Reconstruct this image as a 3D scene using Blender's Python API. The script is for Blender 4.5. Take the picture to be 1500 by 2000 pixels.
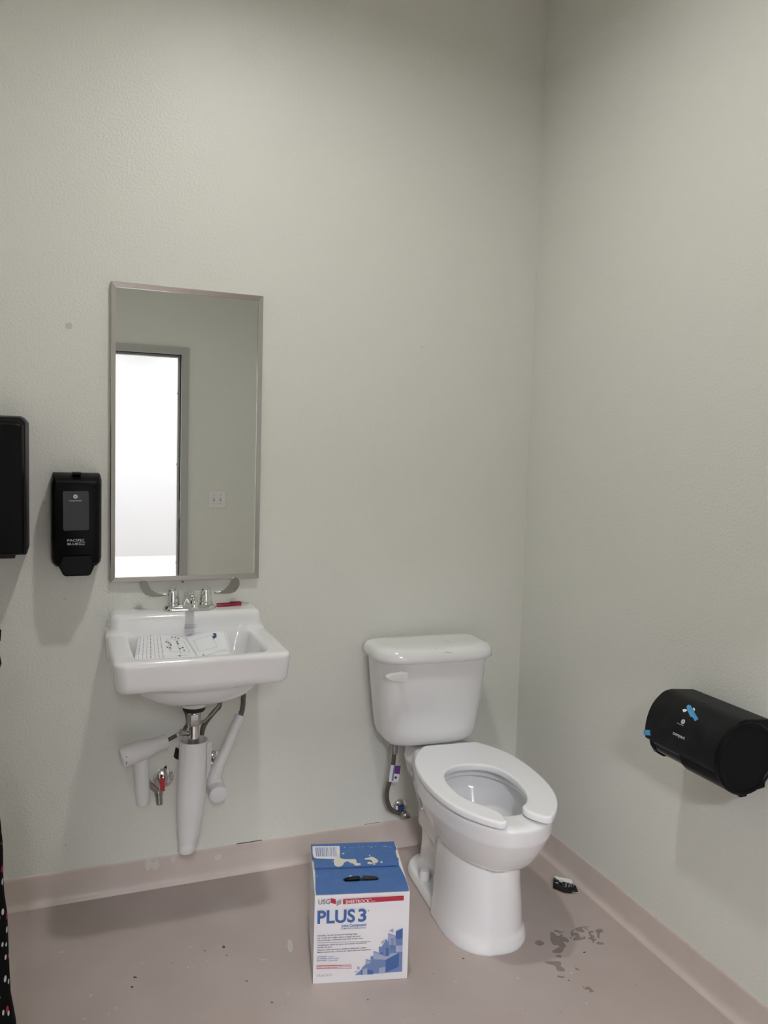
import bpy, bmesh, math, random
import numpy as np
from mathutils import Vector, Matrix

for o in list(bpy.data.objects):
    bpy.data.objects.remove(o, do_unlink=True)
sc = bpy.context.scene
COL = sc.collection
PI = math.pi

# ------------------------------------------------------------------ camera
F_PX, YAW, PITCH, ROLL = 1573.26, 0.3778, 0.0784, -0.0292
CAM = np.array([-1.6107, -2.6116, 1.4476])
def cam_axes():
    cy, sy = math.cos(YAW), math.sin(YAW)
    f = np.array([sy*math.cos(PITCH), cy*math.cos(PITCH), -math.sin(PITCH)])
    r = np.array([cy, -sy, 0.0]); d = np.cross(f, r)
    c, s = math.cos(ROLL), math.sin(ROLL)
    return c*r+s*d, -s*r+c*d, f
C_R, C_D, C_F = cam_axes()
cd = bpy.data.cameras.new('camera'); cam = bpy.data.objects.new('camera', cd); COL.objects.link(cam)
cd.sensor_fit = 'VERTICAL'; cd.sensor_height = 24.0; cd.lens = F_PX/2000*24.0; cd.clip_start = 0.02
M = Matrix.Identity(4)
for i in range(3):
    M[i][0] = C_R[i]; M[i][1] = -C_D[i]; M[i][2] = -C_F[i]; M[i][3] = CAM[i]
cam.matrix_world = M
sc.camera = cam

# ------------------------------------------------------------------ world, exposure
w = bpy.data.worlds.new('world'); sc.world = w; w.use_nodes = True
w.node_tree.nodes['Background'].inputs[0].default_value = (0.6, 0.65, 0.7, 1)
w.node_tree.nodes['Background'].inputs[1].default_value = 0.05
sc.view_settings.view_transform = 'Standard'; sc.view_settings.look = 'None'
sc.view_settings.exposure = 0.61; sc.view_settings.gamma = 1.0
try: sc.view_settings.use_curve_mapping = False
except Exception: pass
LAMP_POS = (-1.07, -1.08); LAMP_STRENGTH = 318.0; HALL_STRENGTH = 185.0
LAMP_COL = (0.98, 0.99, 0.94); HALL_COL = (0.97, 0.98, 1.03)
CEIL = 3.10

# ------------------------------------------------------------------ pixel rays (the pixel only gives a direction; the plane gives the distance)
def ray(u, v): return C_R*((u-750)/F_PX)+C_D*((v-1000)/F_PX)+C_F
def onX(u, v, X=0.0): d = ray(u, v); return CAM+d*((X-CAM[0])/d[0])
def onY(u, v, Y=0.0): d = ray(u, v); return CAM+d*((Y-CAM[1])/d[1])
def onZ(u, v, Z=0.0): d = ray(u, v); return CAM+d*((Z-CAM[2])/d[2])
def onP(u, v, p0, n):
    d = ray(u, v); n = np.array(n, float); return CAM+d*(np.dot(np.array(p0)-CAM, n)/np.dot(d, n))

# ------------------------------------------------------------------ materials
MATS = {}
def mat(name, col, rough=0.5, metal=0.0, spec=0.5, coat=0.0, bump=None, noise=None, alpha=None, trans=0.0, emit=None):
    if name in MATS: return MATS[name]
    m = bpy.data.materials.new(name); m.use_nodes = True; MATS[name] = m
    nt = m.node_tree; b = nt.nodes['Principled BSDF']
    b.inputs['Base Color'].default_value = (*col, 1); b.inputs['Roughness'].default_value = rough
    b.inputs['Metallic'].default_value = metal; b.inputs['Specular IOR Level'].default_value = spec
    if coat: b.inputs['Coat Weight'].default_value = coat; b.inputs['Coat Roughness'].default_value = 0.06
    if trans: b.inputs['Transmission Weight'].default_value = trans
    if emit: b.inputs['Emission Color'].default_value = (*emit[0], 1); b.inputs['Emission Strength'].default_value = emit[1]
    tc = nt.nodes.new('ShaderNodeTexCoord')
    if noise:                       # (scale, second colour, contrast low, high)
        n = nt.nodes.new('ShaderNodeTexNoise'); n.inputs['Scale'].default_value = noise[0]; n.inputs['Detail'].default_value = 6
        r = nt.nodes.new('ShaderNodeValToRGB'); r.color_ramp.elements[0].position = noise[2]; r.color_ramp.elements[1].position = noise[3]
        r.color_ramp.elements[0].color = (*col, 1); r.color_ramp.elements[1].color = (*noise[1], 1)
        nt.links.new(tc.outputs['Object'], n.inputs['Vector']); nt.links.new(n.outputs['Fac'], r.inputs['Fac'])
        nt.links.new(r.outputs['Color'], b.inputs['Base Color'])
    if bump:                        # (scale, strength, distance)
        n = nt.nodes.new('ShaderNodeTexNoise'); n.inputs['Scale'].default_value = bump[0]; n.inputs['Detail'].default_value = 2.5
        bp = nt.nodes.new('ShaderNodeBump'); bp.inputs['Strength'].default_value = bump[1]; bp.inputs['Distance'].default_value = bump[2]
        nt.links.new(tc.outputs['Object'], n.inputs['Vector']); nt.links.new(n.outputs['Fac'], bp.inputs['Height'])
        nt.links.new(bp.outputs['Normal'], b.inputs['Normal'])
    return m

WALL = mat('wall_paint', (0.768, 0.772, 0.718), 0.42, bump=(135, 0.6, 0.0026))
CEILM = mat('ceiling_paint', (0.72, 0.71, 0.66), 0.7, bump=(120, 0.4, 0.002))
FLOORM = mat('floor_coating', (0.44, 0.368, 0.340), 0.40, noise=(5.0, (0.485, 0.412, 0.385), 0.35, 0.7), bump=(35, 0.05, 0.002))
BASEM = mat('vinyl_base', (0.62, 0.535, 0.49), 0.38, noise=(9.0, (0.66, 0.58, 0.535), 0.35, 0.7))
PORC = mat('porcelain', (0.86, 0.853, 0.868), 0.09, coat=0.5)
SEATM = mat('seat_plastic', (0.90, 0.90, 0.93), 0.2)
WPLAS = mat('white_vinyl_cover', (0.80, 0.79, 0.80), 0.38)
WHITEP = mat('white_plastic', (0.82, 0.81, 0.81), 0.3)
CHROME = mat('chrome', (0.82, 0.82, 0.82), 0.07, 1.0)
STEEL = mat('brushed_stainless', (0.56, 0.54, 0.525), 0.26, 1.0)
MIRR = mat('mirror_glass', (0.88, 0.90, 0.885), 0.008, 1.0)
BLACK = mat('black_plastic', (0.004, 0.004, 0.005), 0.33, spec=0.12, bump=(600, 0.06, 0.0005))
BLACKM = mat('black_plastic_matte', (0.006, 0.006, 0.0075), 0.45, spec=0.2, noise=(25, (0.011, 0.011, 0.013), 0.4, 0.7))
BLACKG = mat('smoked_window', (0.008, 0.008, 0.009), 0.05, spec=0.4)
RUBBER = mat('black_rubber', (0.012, 0.011, 0.011), 0.6)
PRINTW = mat('white_print', (0.62, 0.62, 0.64), 0.5)
BRAID = mat('braided_hose', (0.16, 0.155, 0.145), 0.42, 0.75, bump=(900, 0.9, 0.002))
BRASS = mat('worn_chrome_valve', (0.42, 0.41, 0.40), 0.25, 1.0, bump=(260, 0.5, 0.001))
REDP = mat('red_plastic', (0.50, 0.012, 0.03), 0.35)
REDPEN = mat('red_pen_barrel', (0.42, 0.01, 0.06), 0.15, coat=0.5)
CARDW = mat('carton_white', (0.82, 0.80, 0.83), 0.5)
CARDB = mat('carton_blue', (0.062, 0.155, 0.40), 0.5, noise=(40, (0.078, 0.175, 0.43), 0.4, 0.7))
KRAFT = mat('carton_kraft_edge', (0.30, 0.22, 0.16), 0.8)
P_BLUE = mat('print_blue', (0.060, 0.14, 0.37), 0.5)
P_MID = mat('print_mid_blue', (0.17, 0.24, 0.46), 0.5)
P_LIGHT = mat('print_pale_blue', (0.36, 0.41, 0.57), 0.5)
P_RED = mat('print_red', (0.46, 0.028, 0.055), 0.5)
P_GREY = mat('print_grey', (0.19, 0.18, 0.20), 0.5)
P_WARM = mat('print_warm_grey', (0.40, 0.36, 0.36), 0.5)
P_DARK = mat('print_dark', (0.10, 0.10, 0.13), 0.5)
SPACK = mat('dried_compound', (0.72, 0.68, 0.60), 0.7, bump=(120, 0.4, 0.001))
PAPER = mat('paper', (0.86, 0.86, 0.90), 0.6)
TAPE = mat('blue_tape', (0.06, 0.30, 0.58), 0.55, noise=(60, (0.10, 0.36, 0.63), 0.4, 0.6))
PURPLE = mat('tag_purple', (0.13, 0.05, 0.22), 0.5)
STAIN = mat('bare_floor_patch', (0.23, 0.19, 0.187), 0.5, noise=(30, (0.26, 0.22, 0.218), 0.4, 0.6))
SPECK = mat('paint_speck', (0.56, 0.53, 0.52), 0.6)
GRIT = mat('dark_grit', (0.07, 0.06, 0.055), 0.7)
SMUDGE = mat('wall_smudge', (0.60, 0.59, 0.56), 0.7)
DOORFR = mat('door_frame_grey', (0.46, 0.465, 0.45), 0.4)
DARKHOLE = mat('hole_dark', (0.02, 0.018, 0.016), 0.9)
TRIMW = mat('lamp_trim_white', (0.8, 0.8, 0.78), 0.4)
LAMPM = mat('lamp_diffuser', (0.9, 0.9, 0.9), 0.4, emit=(LAMP_COL, LAMP_STRENGTH))
HALLM = mat('hall_light_diffuser', (0.9, 0.9, 0.9), 0.4, emit=(HALL_COL, HALL_STRENGTH))
HALLT = mat('added_strip_diffuser', (0.9, 0.9, 0.9), 0.4, emit=(HALL_COL, HALL_STRENGTH*.165))  # glow of the added fill strips, weaker than the square panels
HALLW = mat('hall_wall_paint', (0.36, 0.36, 0.355), 0.5)
BLADE = mat('satin_chrome_blade', (0.50, 0.50, 0.485), 0.15, 1.0)

def fleck_material():
    m = bpy.data.materials.new('black_fleck_fabric'); m.use_nodes = True; nt = m.node_tree
    b = nt.nodes['Principled BSDF']; b.inputs['Roughness'].default_value = 0.95; b.inputs['Specular IOR Level'].default_value = 0.1
    tc = nt.nodes.new('ShaderNodeTexCoord'); mp = nt.nodes.new('ShaderNodeMapping')
    mp.inputs['Rotation'].default_value = (0.0, 0.35, 0.0); mp.inputs['Scale'].default_value = (95, 60, 48)
    vo = nt.nodes.new('ShaderNodeTexVoronoi'); vo.inputs['Scale'].default_value = 1.0; vo.inputs['Randomness'].default_value = 0.75
    lt = nt.nodes.new('ShaderNodeMath'); lt.operation = 'LESS_THAN'; lt.inputs[1].default_value = 0.33
    sep = nt.nodes.new('ShaderNodeSeparateColor')
    cr = nt.nodes.new('ShaderNodeValToRGB'); cr.color_ramp.interpolation = 'CONSTANT'
    e = cr.color_ramp.elements; e[0].position = 0; e[0].color = (0.004, 0.004, 0.005, 1); e[1].position = 0.42; e[1].color = (0.55, 0.55, 0.57, 1)
    k = e.new(0.78); k.color = (0.42, 0.03, 0.05, 1)
    mx = nt.nodes.new('ShaderNodeMix'); mx.data_type = 'RGBA'; mx.inputs['A'].default_value = (0.004, 0.004, 0.005, 1)
    L = nt.links.new
    L(tc.outputs['Object'], mp.inputs['Vector']); L(mp.outputs['Vector'], vo.inputs['Vector'])
    L(vo.outputs['Distance'], lt.inputs[0]); L(vo.outputs['Color'], sep.inputs['Color']); L(sep.outputs['Red'], cr.inputs['Fac'])
    L(lt.outputs[0], mx.inputs['Factor']); L(cr.outputs['Color'], mx.inputs['B']); L(mx.outputs['Result'], b.inputs['Base Color'])
    return m
FLECK = fleck_material()

# ------------------------------------------------------------------ mesh helpers
class MB:
    def __init__(s): s.v = []; s.f = []
    def add(s, vs, fs):
        o = len(s.v); s.v += [tuple(map(float, p)) for p in vs]; s.f += [tuple(i+o for i in f) for f in fs]; return s
    def box(s, lo, hi):
        x0, y0, z0 = lo; x1, y1, z1 = hi
        return s.add([(x0,y0,z0),(x1,y0,z0),(x1,y1,z0),(x0,y1,z0),(x0,y0,z1),(x1,y0,z1),(x1,y1,z1),(x0,y1,z1)],
                     [(0,3,2,1),(4,5,6,7),(0,1,5,4),(1,2,6,5),(2,3,7,6),(3,0,4,7)])
    def prism(s, pts, vec):          # pts: list of 3D points (planar), extruded by vec; orientation made outward
        pts = [np.array(p, float) for p in pts]; vec = np.array(vec, float); n = len(pts)
        nrm = sum((np.cross(pts[i]-pts[0], pts[(i+1) % n]-pts[0]) for i in range(n)), np.zeros(3))
        if np.dot(nrm, vec) > 0: pts = pts[::-1]
        vs = pts+[p+vec for p in pts]
        return s.add(vs, [tuple(range(n)), tuple(range(2*n-1, n-1, -1))]+[(i, i+n, (i+1) % n+n, (i+1) % n) for i in range(n)])
    def loft(s, rings, cap=True):
        n = len(rings[0]); vs = [p for r in rings for p in r]; fs = []
        for k in range(len(rings)-1):
            for i in range(n):
                j = (i+1) % n; fs.append((k*n+i, k*n+j, (k+1)*n+j, (k+1)*n+i))
        if cap: fs.append(tuple(range(n-1, -1, -1))); fs.append(tuple((len(rings)-1)*n+i for i in range(n)))
        return s.add(vs, fs)
    def tube(s, path, rad, n=16, cap=True):
        path = [np.array(p, float) for p in path]; m = len(path)
        if not hasattr(rad, '__len__'): rad = [rad]*m
        rings = []; ref = None
        for i in range(m):
            t = path[min(i+1, m-1)]-path[max(i-1, 0)]; t /= np.linalg.norm(t)+1e-12
            if ref is None:
                ref = np.cross(t, [0, 0, 1.0]) if abs(t[2]) < 0.9 else np.cross(t, [1.0, 0, 0])
            a = ref-t*np.dot(ref, t); a /= np.linalg.norm(a); b = np.cross(t, a); ref = a
            rings.append([path[i]+rad[i]*(math.cos(2*PI*k/n)*a+math.sin(2*PI*k/n)*b) for k in range(n)])
        return s.loft(rings, cap)
    def lathe(s, base, axis, prof, n=28):   # prof: list of (along, radius)
        base = np.array(base, float); ax = np.array(axis, float); ax /= np.linalg.norm(ax)
        a = np.cross(ax, [0, 0, 1.0]) if abs(ax[2]) < 0.9 else np.array([1.0, 0, 0])
        a /= np.linalg.norm(a); b = np.cross(ax, a)
        return s.loft([[base+ax*h+max(r, 1e-4)*(math.cos(2*PI*k/n)*a+math.sin(2*PI*k/n)*b) for k in range(n)] for h, r in prof])

def catmull(pts, k=8):
    P = [np.array(p, float) for p in pts]; P = [2*P[0]-P[1]]+P+[2*P[-1]-P[-2]]; out = []
    for i in range(1, len(P)-2):
        for j in range(k):
            t = j/k; a, b, c, d = P[i-1:i+3]
            out.append(0.5*(2*b+(c-a)*t+(2*a-5*b+4*c-d)*t*t+(3*b-a-3*c+d)*t**3))
    out.append(P[-2]); return out
def closed_curve(pts, k=4):
    P = [np.array(p, float) for p in pts]; n = len(P); out = []
    for i in range(n):
        a, b, c, d = P[i-1], P[i], P[(i+1) % n], P[(i+2) % n]
        for j in range(k):
            t = j/k; out.append(0.5*(2*b+(c-a)*t+(2*a-5*b+4*c-d)*t*t+(3*b-a-3*c+d)*t**3))
    return out

def build(mb, name, material, parent=None, bevel=0, seg=2, smooth=35, fix=True):
    me = bpy.data.meshes.new(name); V = np.array(mb.v)
    off = np.zeros(3); q = parent
    while q is not None: off = off+np.array(q.location); q = q.parent
    me.from_pydata([tuple(p) for p in V-off], [], mb.f)
    if fix:
        bm = bmesh.new(); bm.from_mesh(me); bmesh.ops.recalc_face_normals(bm, faces=bm.faces); bm.to_mesh(me); bm.free()
    me.materials.append(material)
    o = bpy.data.objects.new(name, me); COL.objects.link(o)
    if parent is not None: o.parent = parent
    if smooth:
        me.shade_smooth(); me.set_sharp_from_angle(angle=math.radians(smooth))
    if bevel:
        md = o.modifiers.new('bevel', 'BEVEL'); md.width = bevel; md.segments = seg; md.limit_method = 'ANGLE'; md.angle_limit = math.radians(40)
        if smooth: me.set_sharp_from_angle(angle=math.radians(180)); md.harden_normals = True
    return o
def struct(mb, name, material, **k):
    o = build(mb, name, material, **k); o['kind'] = 'structure'; return o
def thing(name, label, cat, loc=(0, 0, 0), group=None):
    o = bpy.data.objects.new(name, None); COL.objects.link(o); o.location = loc; o.empty_display_size = 0.05
    o['label'] = label; o['category'] = cat
    if group: o['group'] = group
    return o
def tag(o, label, cat, group=None):
    o['label'] = label; o['category'] = cat
    if group: o['group'] = group
    return o

def net(fn, lo, hi, h):
    """surface nets: polygonise fn<0 on a grid"""
    ax = [np.arange(lo[i], hi[i]+h, h) for i in range(3)]
    X, Y, Z = np.meshgrid(*ax, indexing='ij'); V = fn(X, Y, Z).astype(np.float64)
    S = V < 0; nx, ny, nz = V.shape
    cnt = np.zeros((nx-1, ny-1, nz-1), np.int8)
    for a in (0, 1):
        for b in (0, 1):
            for c in (0, 1): cnt += S[a:nx-1+a, b:ny-1+b, c:nz-1+c]
    I = np.argwhere((cnt > 0) & (cnt < 8)); idx = -np.ones(cnt.shape, np.int64); idx[tuple(I.T)] = np.arange(len(I))
    acc = np.zeros((len(I), 3)); num = np.zeros(len(I))
    corners = [(a, b, c) for a in (0, 1) for b in (0, 1) for c in (0, 1)]
    for p in corners:
        for d in range(3):
            if p[d] == 1: continue
            q = list(p); q[d] = 1
            v0 = V[I[:,0]+p[0], I[:,1]+p[1], I[:,2]+p[2]]; v1 = V[I[:,0]+q[0], I[:,1]+q[1], I[:,2]+q[2]]
            m = (v0 < 0) != (v1 < 0); t = np.zeros(len(I)); t[m] = v0[m]/(v0[m]-v1[m])
            pt = np.array(p, float)[None].repeat(len(I), 0); pt[:, d] = t
            acc[m] += pt[m]; num[m] += 1
    vs = (I+acc/num[:, None])*h+np.array([ax[0][0], ax[1][0], ax[2][0]])
    fs = []
    for d in range(3):
        e, f = [(1, 2), (2, 0), (0, 1)][d]
        s0 = [slice(None)]*3; s1 = [slice(None)]*3; s0[d] = slice(0, -1); s1[d] = slice(1, None)
        A = S[tuple(s0)]; B = S[tuple(s1)]; C = np.argwhere(A != B)
        C = C[(C[:, e] > 0) & (C[:, f] > 0) & (C[:, e] < V.shape[e]-1) & (C[:, f] < V.shape[f]-1)]
        if not len(C): continue
        sg = A[tuple(C.T)]; Q = []
        for de, df in ((1, 1), (0, 1), (0, 0), (1, 0)):
            D = C.copy(); D[:, e] -= de; D[:, f] -= df; Q.append(idx[tuple(D.T)])
        Q = np.stack(Q, 1); Q[~sg] = Q[~sg][:, ::-1]; fs.append(Q)
    return vs, np.concatenate(fs)
def build_net(fn, lo, hi, h, xf, name, material, parent, relax=2):
    vs, fs = net(fn, lo, hi, h)
    E = np.concatenate([fs[:, [0, 1]], fs[:, [1, 2]], fs[:, [2, 3]], fs[:, [3, 0]]])
    for _ in range(relax):
        for lam in (0.5, -0.52):
            a = np.zeros_like(vs); n = np.zeros(len(vs))
            for p, q in ((0, 1), (1, 0)):
                np.add.at(a, E[:, p], vs[E[:, q]]); np.add.at(n, E[:, p], 1)
            vs = vs+lam*(a/n[:, None]-vs)
    mb = MB(); W = xf(vs); mb.v = [tuple(p) for p in W]; mb.f = [tuple(int(i) for i in f) for f in fs]
    return build(mb, name, material, parent, smooth=180, fix=True)
def smin(a, b, k): h = np.clip(0.5+0.5*(b-a)/k, 0, 1); return b+(a-b)*h-k*h*(1-h)
def smax(a, b, k): return -smin(-a, -b, k)
def rbox2(x, y, hx, hy, r):
    qx = np.abs(x)-hx+r; qy = np.abs(y)-hy+r
    return np.hypot(np.maximum(qx, 0), np.maximum(qy, 0))+np.minimum(np.maximum(qx, qy), 0)-r
def polysdf(px, py, poly):
    d = np.full(px.shape, 1e9); s = np.ones(px.shape); n = len(poly)
    for i in range(n):
        ax, ay = poly[i]; bx, by = poly[i-1]; ex, ey = bx-ax, by-ay; wx, wy = px-ax, py-ay
        t = np.clip((wx*ex+wy*ey)/(ex*ex+ey*ey+1e-18), 0, 1); d = np.minimum(d, (wx-ex*t)**2+(wy-ey*t)**2)
        c1 = py >= ay; c2 = py < by; c3 = ex*wy > ey*wx
        s = np.where((c1 & c2 & c3) | (~c1 & ~c2 & ~c3), -s, s)
    return s*np.sqrt(d)

def text_mesh(txt, size, bold=0.0, align='LEFT', width=None, res=2):
    c = bpy.data.curves.new('t', 'FONT'); c.body = txt; c.size = size; c.align_x = align; c.resolution_u = res; c.offset = bold
    o = bpy.data.objects.new('t', c); COL.objects.link(o); dg = bpy.context.evaluated_depsgraph_get()
    me = o.evaluated_get(dg).to_mesh(); V = np.array([v.co[:] for v in me.vertices]); Fs = [tuple(p.vertices) for p in me.polygons]
    o.evaluated_get(dg).to_mesh_clear(); bpy.data.objects.remove(o, do_unlink=True); bpy.data.curves.remove(c)
    if width is not None and len(V):
        x0, x1 = V[:, 0].min(), V[:, 0].max(); V[:, 0] = (V[:, 0]-x0)*width/(x1-x0)+(x0 if align == 'LEFT' else -width)
    return V, Fs

# ================================================================== THE SETTING
XL, YF = -2.20, -3.00                     # left wall, door wall (room faces)
DX0, DX1, DH = -1.80, -0.885, 2.035       # door opening
HX0, HX1, HY = -4.2, 2.2, -7.2            # the room beyond the door
floor = struct(MB().box((HX0-.1, HY-.1, -0.1), (HX1+.1, 0.1, 0.0)), 'floor', FLOORM, smooth=0)
wall_back = struct(MB().box((XL-.1, 0, 0), (0.1, 0.12, CEIL)), 'wall_back', WALL, smooth=0)
wall_right = struct(MB().box((0, YF, 0), (0.1, 0, CEIL)), 'wall_right', WALL, smooth=0)
wall_left = struct(MB().box((XL-.1, YF, 0), (XL, 0, CEIL)), 'wall_left', WALL, smooth=0)
wf = MB().box((XL-.1, YF-.12, 0), (DX0, YF, CEIL)).box((DX1, YF-.12, 0), (0.1, YF, CEIL)).box((DX0, YF-.12, DH), (DX1, YF, CEIL))
wall_front = struct(wf, 'wall_front', WALL, smooth=0)
ceiling = struct(MB().box((XL-.1, YF-.12, CEIL), (0.1, 0.12, CEIL+.1)), 'ceiling', CEILM, smooth=0)
# the bright room beyond the door, seen in the mirror
struct(MB().box((HX0, HY-.1, 0), (HX1, HY, 2.9)), 'wall_hall_back', HALLW, smooth=0)
struct(MB().box((HX0-.1, HY, 0), (HX0, YF-.12, 2.9)), 'wall_hall_left', HALLW, smooth=0)
struct(MB().box((HX1, HY, 0), (HX1+.1, YF-.12, 2.9)), 'wall_hall_right', HALLW, smooth=0)
struct(MB().box((HX0, YF-.12, 0), (XL-.1, YF-.02, 2.9)).box((0.1, YF-.12, 0), (HX1, YF-.02, 2.9)), 'wall_hall_front', HALLW, smooth=0)
struct(MB().box((HX0-.1, HY-.1, 2.9), (HX1+.1, YF-.12, 3.0)), 'ceiling_hall', HALLW, smooth=0)

def base_profile():
    # (out from wall, height): coved vinyl base with a rounded lip and a toe
    return [(0, 0), (.016, 0), (.0158, .0025), (.0115, .0075), (.0072, .013), (.0045, .021), (.0034, .032), (.0032, .092), (.0030, .0985), (.0015, .1010), (0, .1012)]
def baseboard(name, a, b, out, h=1.0):
    a = np.array(a, float); b = np.array(b, float); out = np.array(out, float); r = []
    for p in (a, b): r.append([p+out*d+np.array([0, 0, z*h]) for d, z in base_profile()])
    return struct(MB().loft(r), name, BASEM, smooth=40)
bb_back = baseboard('baseboard_back', (XL, 0, 0), (0, 0, 0), (0, -1, 0))
baseboard('baseboard_right', (0, 0, 0), (0, YF, 0), (-1, 0, 0))
baseboard('baseboard_left', (XL, YF, 0), (XL, 0, 0), (1, 0, 0))
baseboard('baseboard_front', (DX1+.06, YF, 0), (0, YF, 0), (0, 1, 0))
baseboard('baseboard_front', (XL, YF, 0), (DX0-.06, YF, 0), (0, 1, 0))
baseboard('baseboard_hall', (HX0, HY, 0), (HX1, HY, 0), (0, 1, 0))

# hollow metal door frame
df = MB()
for x0, x1 in ((DX0-.05, DX0+.0), (DX1-.0, DX1+.05)):
    df.box((x0, YF-.135, 0), (x1, YF+.015, DH+.05))
df.box((DX0, YF-.135, DH), (DX1, YF+.015, DH+.05))
tr = struct(df, 'trim_1', DOORFR, bevel=.002)
st = MB().box((DX0, YF-.085, 0), (DX0+.016, YF-.045, DH)).box((DX1-.016, YF-.085, 0), (DX1, YF-.045, DH)).box((DX0+.016, YF-.085, DH-.016), (DX1-.016, YF-.045, DH))
build(st, 'door_stop', DOORFR, tr, bevel=.002)
build(MB().box((DX1-.0012, YF-.035, .93), (DX1+.0005, YF-.005, 1.05)), 'strike_plate', BRASS, tr)
for z in (.62, 1.30, 1.78): build(MB().lathe((DX1-.019, YF-.064, z), (1, 0, 0), [(0, .006), (.003, .006), (.003, .008), (.0035, .008)], 14), 'bumper', RUBBER, tr)

# light switch on the door wall (seen in the mirror)
sw = thing('light_switch', 'white double switch plate on the wall beside the doorway, seen in the mirror', 'switch', (-.635, YF, 1.065))
build(MB().box((-.695, YF, 1.005), (-.575, YF+.006, 1.125)), 'plate', WHITEP, sw, bevel=.0025)
for x in (-.658, -.612):
    build(MB().box((x-.006, YF+.0055, 1.053), (x+.006, YF+.007, 1.077)), 'slot', P_WARM, sw)
    build(MB().prism([(x-.004, YF+.006, 1.06), (x-.004, YF+.006, 1.07), (x-.004, YF+.017, 1.076), (x-.004, YF+.017, 1.070)], (.008, 0, 0)), 'toggle', WHITEP, sw)
    for z in (1.035, 1.095): build(MB().lathe((x, YF+.0055, z), (0, 1, 0), [(0, .003), (.0015, .003)], 12), 'screw', STEEL, sw)

# lamps
def ceiling_lamp(x, y):
    t = thing('ceiling_light', 'round white recessed downlight in the ceiling over the sink', 'light', (x, y, CEIL))
    build(MB().lathe((x, y, CEIL), (0, 0, -1), [(0, .095), (.026, .095), (.030, .090), (.030, .068), (.0, .062)], 40), 'trim_ring', TRIMW, t)
    build(MB().lathe((x, y, CEIL-.001), (0, 0, -1), [(0, .060), (.006, .060), (.0075, .056)], 40), 'diffuser', LAMPM, t)
ceiling_lamp(*LAMP_POS)
for x, y, hx, hy, m, lb in [(-2.0, -4.65, .20, .20, HALLM, 'square white panel light in the next room ceiling, left of the door'), (0.3, -4.65, .20, .20, HALLM, 'square white panel light in the next room ceiling, right of the door'),
                            (-1.9, -6.0, .20, .95, HALLT, 'added fill light, a long white strip out of view behind the left square panel'), (0.3, -6.0, .20, .95, HALLT, 'added fill light, a long white strip out of view behind the right square panel')]:  # unseen strips, added to fill the back wall; their length softens the edge
    t = thing('ceiling_panel_light', lb, 'light', (x, y, 2.9), 'panel lights beyond the door')
    build(MB().box((x-hx, y-hy, 2.885), (x+hx, y+hy, 2.9)), 'frame', TRIMW, t)
    build(MB().box((x-hx+.015, y-hy+.015, 2.882), (x+hx-.015, y+hy-.015, 2.886)), 'diffuser', m, t)

# floor marks: worn patches, paint specks
def px_floor(pts, h): return [onZ(u, v, 0.0)+np.array([0, 0, h*.5]) for u, v in pts]
def zc(pts, ox=1040, oy=1800, s=9.375): return [(ox+a/s, oy+b/s) for a, b in pts]
STAINS = [
 [(330,190),(400,215),(430,255),(500,262),(520,235),(560,245),(540,275),(610,290),(665,345),(650,385),(600,365),(560,370),(590,410),(615,455),(580,490),(560,545),(500,575),(400,575),(355,550),(400,515),(465,480),(490,450),(450,430),(390,430),(350,380),(325,320)],
 [(390,180),(430,150),(480,175),(530,185),(610,185),(540,195),(500,215),(460,190)],
 [(415,632),(510,600),(525,665),(470,655)],
 [(225,735),(400,730),(510,735),(530,770),(520,820),(560,845),(595,890),(570,910),(480,905),(440,870),(425,825),(370,795),(260,770)],
 [(455,995),(490,990),(590,1015),(580,1030),(500,1028),(460,1015)],
 [(780,845),(800,845),(858,880),(852,895),(790,872)],
 [(40,390),(70,355),(130,340),(190,370),(215,405),(170,435),(100,435)],
 [(910,1180),(935,1195),(960,1225),(1000,1185),(1060,1210),(1085,1245),(1130,1280),(1075,1295),(1040,1280),(1045,1250),(990,1245),(945,1230)],
 [(700,215),(720,170),(760,150),(765,165),(735,190),(745,205),(820,205),(860,250),(875,290),(930,290),(945,265),(980,305),(930,325),(770,350),(745,325),(760,300),(800,265),(770,255),(745,280),(715,260)],
 [(770,140),(810,115),(880,95),(1000,88),(1045,105),(960,105),(910,115),(925,150),(960,175),(930,195),(860,185),(810,170)],
 [(1020,195),(1060,175),(1110,170),(1110,200),(1070,210),(1080,245),(1130,260),(1135,300),(1110,320),(1175,320),(1165,345),(1130,355),(1130,390),(1100,385),(1085,340),(1010,300),(1065,285),(1040,245)],
 [(1150,165),(1200,145),(1270,140),(1295,190),(1250,200),(1230,230),(1225,310),(1190,290),(1185,220)],
 [(1165,400),(1205,365),(1240,380),(1310,395),(1290,420),(1210,420)],
 [(935,110),(960,112),(1030,150),(1000,152)],
 [(680,285),(700,290),(720,325),(700,320)]]
for i, s in enumerate(STAINS):
    build(MB().prism([p for p in px_floor(closed_curve(zc(s), 2), 0.0)], (0, 0, .0004)), 'worn_patch', STAIN, floor, smooth=0)
random.seed(4)
mbw = MB(); mbd = MB()
def blob(mb, u, v, r, h=.0006):
    c = onZ(u, v, 0); a0 = random.random()*6; k = random.uniform(1.0, 2.0); ang = random.random()*PI
    P = []
    for j in range(8):
        a = a0+2*PI*j/8; q = r*random.uniform(.7, 1.2); x, y = q*k*math.cos(a), q*math.sin(a)
        P.append(c+np.array([x*math.cos(ang)-y*math.sin(ang), x*math.sin(ang)+y*math.cos(ang), 0]))
    mb.prism(P, (0, 0, h))
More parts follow.
